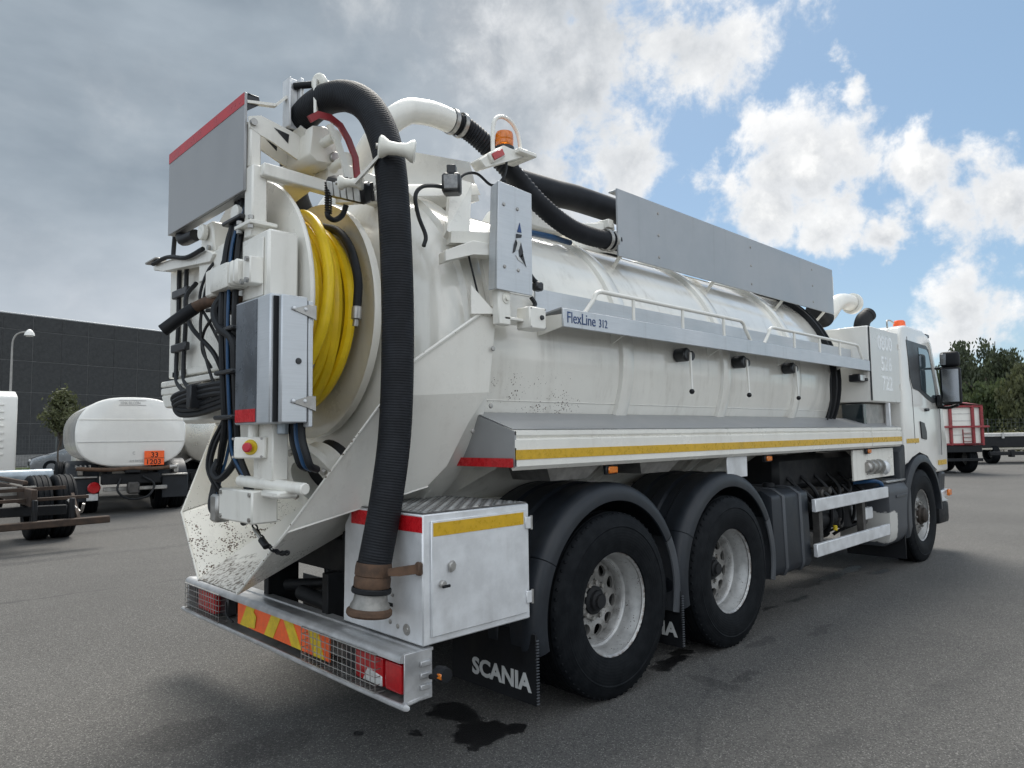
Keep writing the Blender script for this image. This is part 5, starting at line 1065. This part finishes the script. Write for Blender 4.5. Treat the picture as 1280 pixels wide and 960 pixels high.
# ---- white fuel tanker (rear towards us), local +Y is its forward direction
def sup(a, hw, hh, zc, e=.62):
    c, s_ = math.cos(a), math.sin(a); return (hw*math.copysign(abs(c)**.72, c), zc+hh*math.copysign(abs(s_)**(.92 if s_ > 0 else .72), s_))
def tanker(name, label, loc, hw, hh, zc, ln, mat, group):
    t = thing(name, label, 'tanker', loc, R(-9), group); b = B(); n = 56; sec = [(0, .0), (.93, .0), (.975, .02), (1, .06), (1, ln-.1), (.9, ln)]
    rings = [[b.bm.verts.new((k*sup(2*math.pi*i/n, hw, hh, 0)[0], y, zc+k*sup(2*math.pi*i/n, hw, hh, 0)[1])) for i in range(n)] for k, y in sec[1:]]
    for A, Q in zip(rings, rings[1:]):
        for i in range(n): b.bm.faces.new((A[i], A[(i+1) % n], Q[(i+1) % n], Q[i]))
    b.bm.faces.new(rings[0]); b.bm.faces.new(rings[-1][::-1]); return t, b.o('tank', mat, t, 30)
tt, tnk = tanker('fuel_tanker', 'white oval fuel tanker seen from behind with orange hazard plate', (1.30, 12.35, 0), 1.03, .73, 1.70, 4.2, 'white_cab', None)
for z, m_ in ((1.96, 'white_paint'), (1.50, 'canvas_grey')): B().box(-1.0, 1.0, -.012, -.002, z-.006, z+.006).o('tank_seam', m_, tnk)
text('maker_lettering', 'HMK BILCON', .085, (-.24, -.012, 2.28), (1, 0, 0), (0, 0, 1), 'canvas_grey', tnk, .002, .0, .72); B().box(-.27, .24, -.008, -.003, 2.255, 2.27).o('name_frame', 'canvas_grey', tnk); B().box(-.27, .24, -.008, -.003, 2.355, 2.37).o('name_frame', 'canvas_grey', tnk)
text('registration_lettering', 'RM 94728', .075, (-.05, -.012, 1.07), (1, 0, 0), (0, 0, 1), 'canvas_grey', tnk, .002, .0, .8)
text('registration_lettering', 'C', .09, (.0, -.012, 1.23), (1, 0, 0), (0, 0, 1), 'canvas_grey', tnk, .002, .0, .9)
hz = B().box(.22, .60, -.05, -.035, 1.0, 1.30, .004).o('hazard_plate', 'orange_reflector', tt)
text('hazard_number', '33', .15, (.34, -.052, 1.165), (1, 0, 0), (0, 0, 1), 'cable_black', hz, .001, .002); text('hazard_number', '1203', .15, (.245, -.052, 1.02), (1, 0, 0), (0, 0, 1), 'cable_black', hz, .001, .002); B().box(.222, .598, -.0535, -.0505, 1.143, 1.153).o('plate_bar', 'cable_black', hz)
for s in (-1, 1):
    B().box(s*.38-.04, s*.38+.04, .2, 7.2, .72, .95).o('frame_rail', 'chassis_black', tt)
    B().box(min(s*.62, s*1.14), max(s*.62, s*1.14), .28, .30, .28, .78, .01).o('mud_flap', 'dark_plastic', tt)
    B().lathe([(.57, s*.55), (.61, s*.56), (.61, s*1.13), (.57, s*1.15)], (0, .95, .5), (1, 0, 0), 24, True, R(20), R(170)).o('mudguard', 'dark_plastic', tt)
    B().box(min(s*.6, s*1.12), max(s*.6, s*1.12), .20, .27, .76, .80, .01).o('lamp_beam', 'steel', tt)
    for xx in (.68, 1.0): bgwheel(tt, s*xx, .95, sgn=s)
    bgwheel(tt, s*.98, 5.3, sgn=s)
    B().box(s*.9-.05, s*.9+.05, .3, 5.0, .82, 1.0, .01).o('hose_trough', 'steel', tt)
for x in (-.66,): lm = B().lathe([(0, .05), (.10, .045), (.12, .02), (.12, 0)], (x, .20, .56), (0, -1, 0), 20).o('tail_lamp', 'red_lens', tt); B().box(x-.13, x+.08, .2, .22, .30, .44, .006).o('number_plate', 'white_print', tt)
B().tube([(-1.0, -.06, .97), (-.4, -.06, .93), (0, -.06, .95), (.4, -.06, .93), (.75, -.06, .95)], .04, 10).o('delivery_hose', 'rusty_steel', tt); B().cyl((.70, -.06, .95), (.85, -.06, .96), .05, n=12, bev=.01).o('hose_coupling', 'steel', tt)
B().box(-.55, .55, .05, .2, .62, .84, .02).o('rear_beam', 'chassis_black', tt); B().box(-.5, .7, .12, .22, .48, .56, .01).o('underrun_bar', 'steel', tt); B().box(-.14, .16, -.08, .1, .85, .97, .02).o('valve_chest', 'chassis_black', tt)
B().box(-.08, .14, -.12, .12, .42, .66, .03).o('coupling', 'post_dark', tt); B().tube([(-.2, 0, .75), (-.26, -.05, .5), (-.05, -.08, .32), (.3, -.06, .36), (.42, -.02, .6), (.2, 0, .78)], .022, 8).o('air_hose', 'cable_black', tt)
B().prism([(-.72, 4.6, .95), (-.72, 4.6, 2.0), (-.72, 5.2, 2.1), (-.72, 6.0, 2.0), (-.72, 6.3, 1.6), (-.72, 6.3, .6), (-.72, 5.9, .6), (-.72, 4.9, .95)], (1.7, 0, 0), .04, 2).o('cab', 'white_cab', tt)
for i in range(4): B().box(-1.0+i*.08, -.98+i*.08, .05, .3, .98-.02*i, 1.03, 0).o('trough_rib', 'steel', tt)
t2, tk2 = tanker('silver_tanker', 'polished silver tanker standing behind the white fuel tanker', (4.1, 14.2, 0), 1.12, .85, 1.72, 6.0, 'silver_tank', None)
for s in (-1, 1):
    B().box(s*.38-.04, s*.38+.04, .2, 7.4, .62, .85).o('frame_rail', 'chassis_black', t2)
    for xx in (.68, 1.0): bgwheel(t2, s*xx, 1.1, sgn=s)
    bgwheel(t2, s*1.0, 6.4, sgn=s); B().box(min(s*.6, s*1.14), max(s*.6, s*1.14), .40, .42, .28, .78, .01).o('mud_flap', 'dark_plastic', t2)
B().beam((-1.25, .1, .85), (-.6, .1, 1.2), .04, .05).o('hose_tray', 'steel', t2); B().box(-.9, .9, .05, .18, .5, .7, .02).o('rear_beam', 'chassis_black', t2)
B().prism([(-1.12, 6.1, .95), (-1.12, 6.1, 2.5), (-1.12, 6.8, 2.6), (-1.12, 7.5, 2.4), (-1.12, 7.6, .6), (-1.12, 6.4, .95)], (2.24, 0, 0), .04, 2).o('cab', 'white_cab', t2)

# ---- bare chassis truck cut by the left edge, heading +Y
ch = thing('chassis_truck', 'white cab truck with bare rusty rear chassis cut by left edge', 'truck', (-1.62, 9.4, 0))
for s in (-1, 1):
    B().box(s*.40-.04, s*.40+.04, -1.5, 5.2, .62, .86, .01).o('frame_rail', 'chassis_rust', ch)
    for xx in (.72, 1.05): bgwheel(ch, s*xx, 0.05, sgn=s)
    bgwheel(ch, s*1.0, 6.0, sgn=s)
    B().box(s*.40-.03, s*.40+.03, -.9, 5.0, .90, .96, .01).o('lift_rail', 'chassis_rust', ch)
B().beam((-1.2, -1.6, .38), (1.32, -1.6, .385), .11, .10, bev=.012).o('rear_beam', 'chassis_rust', ch)
B().beam((-1.1, -1.25, .70), (1.15, -1.15, .70), .05, .05, bev=.006).o('cross_bar', 'chassis_rust', ch); B().beam((-1.1, -1.0, .56), (.9, -1.0, .52), .10, .14, bev=.01).o('cross_beam', 'chassis_black', ch)
B().beam((-1.1, -1.3, .84), (.9, -.9, .84), .04, .05).o('cross_bar', 'chassis_rust', ch); B().beam((-1.0, -.5, .80), (.6, -.5, .8), .08, .12).o('cross_beam', 'steel', ch)
for x in (-.4, .4, .85): B().box(x-.03, x+.03, -1.60, -1.5, .42, .72, .01).o('hanger', 'chassis_black', ch)
B().tube([(.85, -1.3, .68), (.95, -1.35, .55), (1.0, -1.4, .5), (1.02, -1.45, .62)], .02, 6).o('hook', 'steel', ch)
B().beam((.95, -1.5, .42), (.95, -1.1, .75), .04, .04).o('strut', 'chassis_rust', ch)
B().cyl((.25, 1.7, .93), (1.25, 1.7, .93), .11, n=18, bev=.02).o('air_cylinder', 'blue_tank_paint', ch)
cbn = B().prism([(-1.12, 5.0, .88), (-1.12, 5.0, 2.50), (-1.12, 5.25, 2.62), (-1.12, 6.1, 2.66), (-1.12, 6.6, 2.2), (-1.12, 6.75, 1.5), (-1.12, 6.75, .75), (-1.12, 5.6, .88)], (2.36, 0, 0), .05, 3).o('cab', 'white_cab', ch)
for k in range(8): B().box(-.95, 1.0, 4.975, 4.998, 1.25+k*.15, 1.29+k*.15, .006).o('cab_rib', 'white_cab', cbn)
B().box(1.24, 1.30, 5.55, 5.75, 1.55, 2.0, .02).o('mirror', 'black_rubber', ch); B().box(1.22, 1.30, 5.5, 5.6, 1.44, 1.54, .02).o('mirror_cap', 'white_cab', ch); B().box(-1.0, 1.1, 4.7, 5.2, .55, .86, .04).o('gearbox', 'chassis_black', ch)

# ---- parked car beyond the fence
car = thing('parked_car', 'dark grey estate car parked before the warehouse', 'car', (5.75, 35.3, 0), R(172))
cs = [(-2.25, .35), (-2.28, .62), (-2.1, .82), (-1.95, .9), (-1.7, 1.35), (-1.45, 1.44), (-.2, 1.46), (.25, 1.40), (.95, .98), (1.7, .88), (2.1, .74), (2.2, .5), (2.15, .25), (1.75, .22), (-1.8, .22)]
cbd = B().prism([(x, -.88, z) for x, z in cs], (0, 1.76, 0), .09, 3).o('body', 'car_grey', car, 50)
for s in (-1, 1):
    B().prism([(x, s*.882, z) for x, z in [(-1.75, .95), (-1.52, 1.34), (-.25, 1.37), (.2, 1.31), (.75, .97)]], (0, s*.006, 0)).o('side_window', 'glass_dark', car)
    for x in (-1.4, 1.35): bgwheel(car, x, s*.80, .33, .33, .22, 'aluminium', 'y', sgn=s)
    B().box(2.02, 2.17, s*.62-.14, s*.62+.14, .58, .70, .03).o('headlight', 'clear_lens', car)
B().prism([(.26, -.72, 1.385), (.94, -.76, .985), (.94, .76, .985), (.26, .72, 1.385)], (.012, 0, .012)).o('windscreen', 'glass_dark', car); B().box(2.17, 2.215, -.45, .45, .40, .60, .02).o('grille', 'lamp_dark', car); B().box(2.2, 2.225, -.26, .26, .33, .43, .005).o('number_plate', 'white_print', car)

# ---- trailer with red frame and white panels, right of the cab
tr = thing('tipper_trailer', 'white panelled trailer with red frame standing beyond the truck cab', 'trailer', (24.9, 2.22, 0), R(0))
ux = V(-.72, .70, 0); wy = V(.70, .72, 0)                               # across and away
def tb_(name, mat, a0, a1, d0, d1, z0, z1, par=tr, bev=.01):
    m = Matrix(((ux.x, wy.x, 0, 0), (ux.y, wy.y, 0, 0), (0, 0, 1, 0), (0, 0, 0, 1))); return B().box(a0, a1, d0, d1, z0, z1, bev, mat=m).o(name, mat, par)
bd = tb_('body', 'white_paint', .05, 2.35, .06, 6.0, 1.02, 2.25)
for a in (0, .30, 1.06, 2.30): tb_('frame_post', 'red_paint', a, a+.09, -.03, .055, .95, 2.32)
for z in (1.52, 1.55): tb_('frame_rail', 'red_paint', -.15, 2.5, -.10, -.035, z, z+.07) if z > 1.53 else None
for z in (2.24, .96): tb_('frame_rail', 'red_paint', 0, 2.4, -.025, .05, z, z+.07)
for z in (1.30, 1.78, 2.02): tb_('panel_joint', 'canvas_grey', .39, 1.05, .045, .058, z, z+.02)
cov = B().grid(lambda u, v: (ux*(-.05+2.5*u)+wy*(-.06+6.1*v)+V(0, 0, 2.31+.07*math.sin(u*9+v*3)*math.sin(v*22)+.10*math.sin(u*3.14))), 14, 14).o('rolled_cover', 'red_paint', tr)
for k in range(3): tb_('ladder_rung', 'red_paint', .42, .72, -.03, .03, 1.08+k*.14, 1.10+k*.14)
tb_('ladder_side', 'red_paint', .70, .72, -.03, .03, 1.0, 1.5)
tb_('under_frame', 'chassis_black', .1, 2.3, -.02, 6.0, .72, .94); tb_('bumper_bar', 'chassis_black', .1, 2.3, -.05, .05, .42, .52)
def bgw2(par, a, d, r=.5): 
    p = ux*a+wy*d; o = bgwheel(par, p.x, p.y, r, r, .3); o.rotation_euler[2] = math.atan2(ux.y, ux.x); return o
for a in (.32, 2.0):
    for d in (.55, 1.75): bgw2(tr, a, d)
tb_('mudguard', 'dark_plastic', .1, .7, -.1, 1.2, 1.0-.0, 1.015); tb_('draw_bar', 'chassis_black', -1.9, .2, -.55, -.43, .62, .74)
for q in (-1.8, -1.2, -.6): tb_('draw_bar_lug', 'chassis_black', q, q+.12, -.58, -.40, .56, .80)
B().tube([tuple(ux*-1.3+wy*-.5+V(0, 0, .72)), tuple(ux*-1.6+wy*-.55+V(0, 0, .85)), tuple(ux*-1.9+wy*-.55+V(0, 0, .7)), tuple(ux*-2.0+wy*-.55+V(0, 0, .3)), tuple(ux*-1.85+wy*-.55+V(0, 0, .05))], .025, 7).o('air_hose', 'cable_black', tr)
fbt = thing('flatbed_trailer', 'low flatbed trailer with pale deck edge at the right picture edge', 'trailer', (31.9, 4.2, 0))
def f_(name, mat, a0, a1, d0, d1, z0, z1): return tb_(name, mat, a0, a1, d0, d1, z0, z1, fbt)
f_('deck', 'canvas_grey', -6.0, .3, 0, 2.4, 1.16, 1.30); f_('side_rail', 'beam_beige', -6.0, 1.3, -.05, 0, .60, .68); f_('side_panel', 'chassis_black', -6, .3, .02, .10, .70, 1.155); f_('frame', 'chassis_black', -6, 1.2, .6, .9, .7, 1.0); f_('head_post', 'white_paint', .3, .5, 0, 2.3, 1.0, 1.45)
for a in (.2, -1.0, -3.8, -5.0): bgw2(fbt, a, .25, .42)
for q in range(6): f_('stake', 'canvas_grey', -5.8+q*1.1, -5.7+q*1.1, -.06, -.004, 1.08, 1.32)
# second lamp seen against the trees
s2 = thing('yard_lamp', 'slim yard lamp with flat white head against the trees at right', 'lamp post', (46.0, 3.1, 0)); B().lathe([(.07, 0), (.05, 4.4)], (0, 0, 0), (0, 0, 1), 10).o('pole', 'fence_metal', s2); B().beam((0, 0, 4.38), (-.5, .9, 4.42), .10, .05, bev=.01).o('lamp_head', 'white_cab', s2)
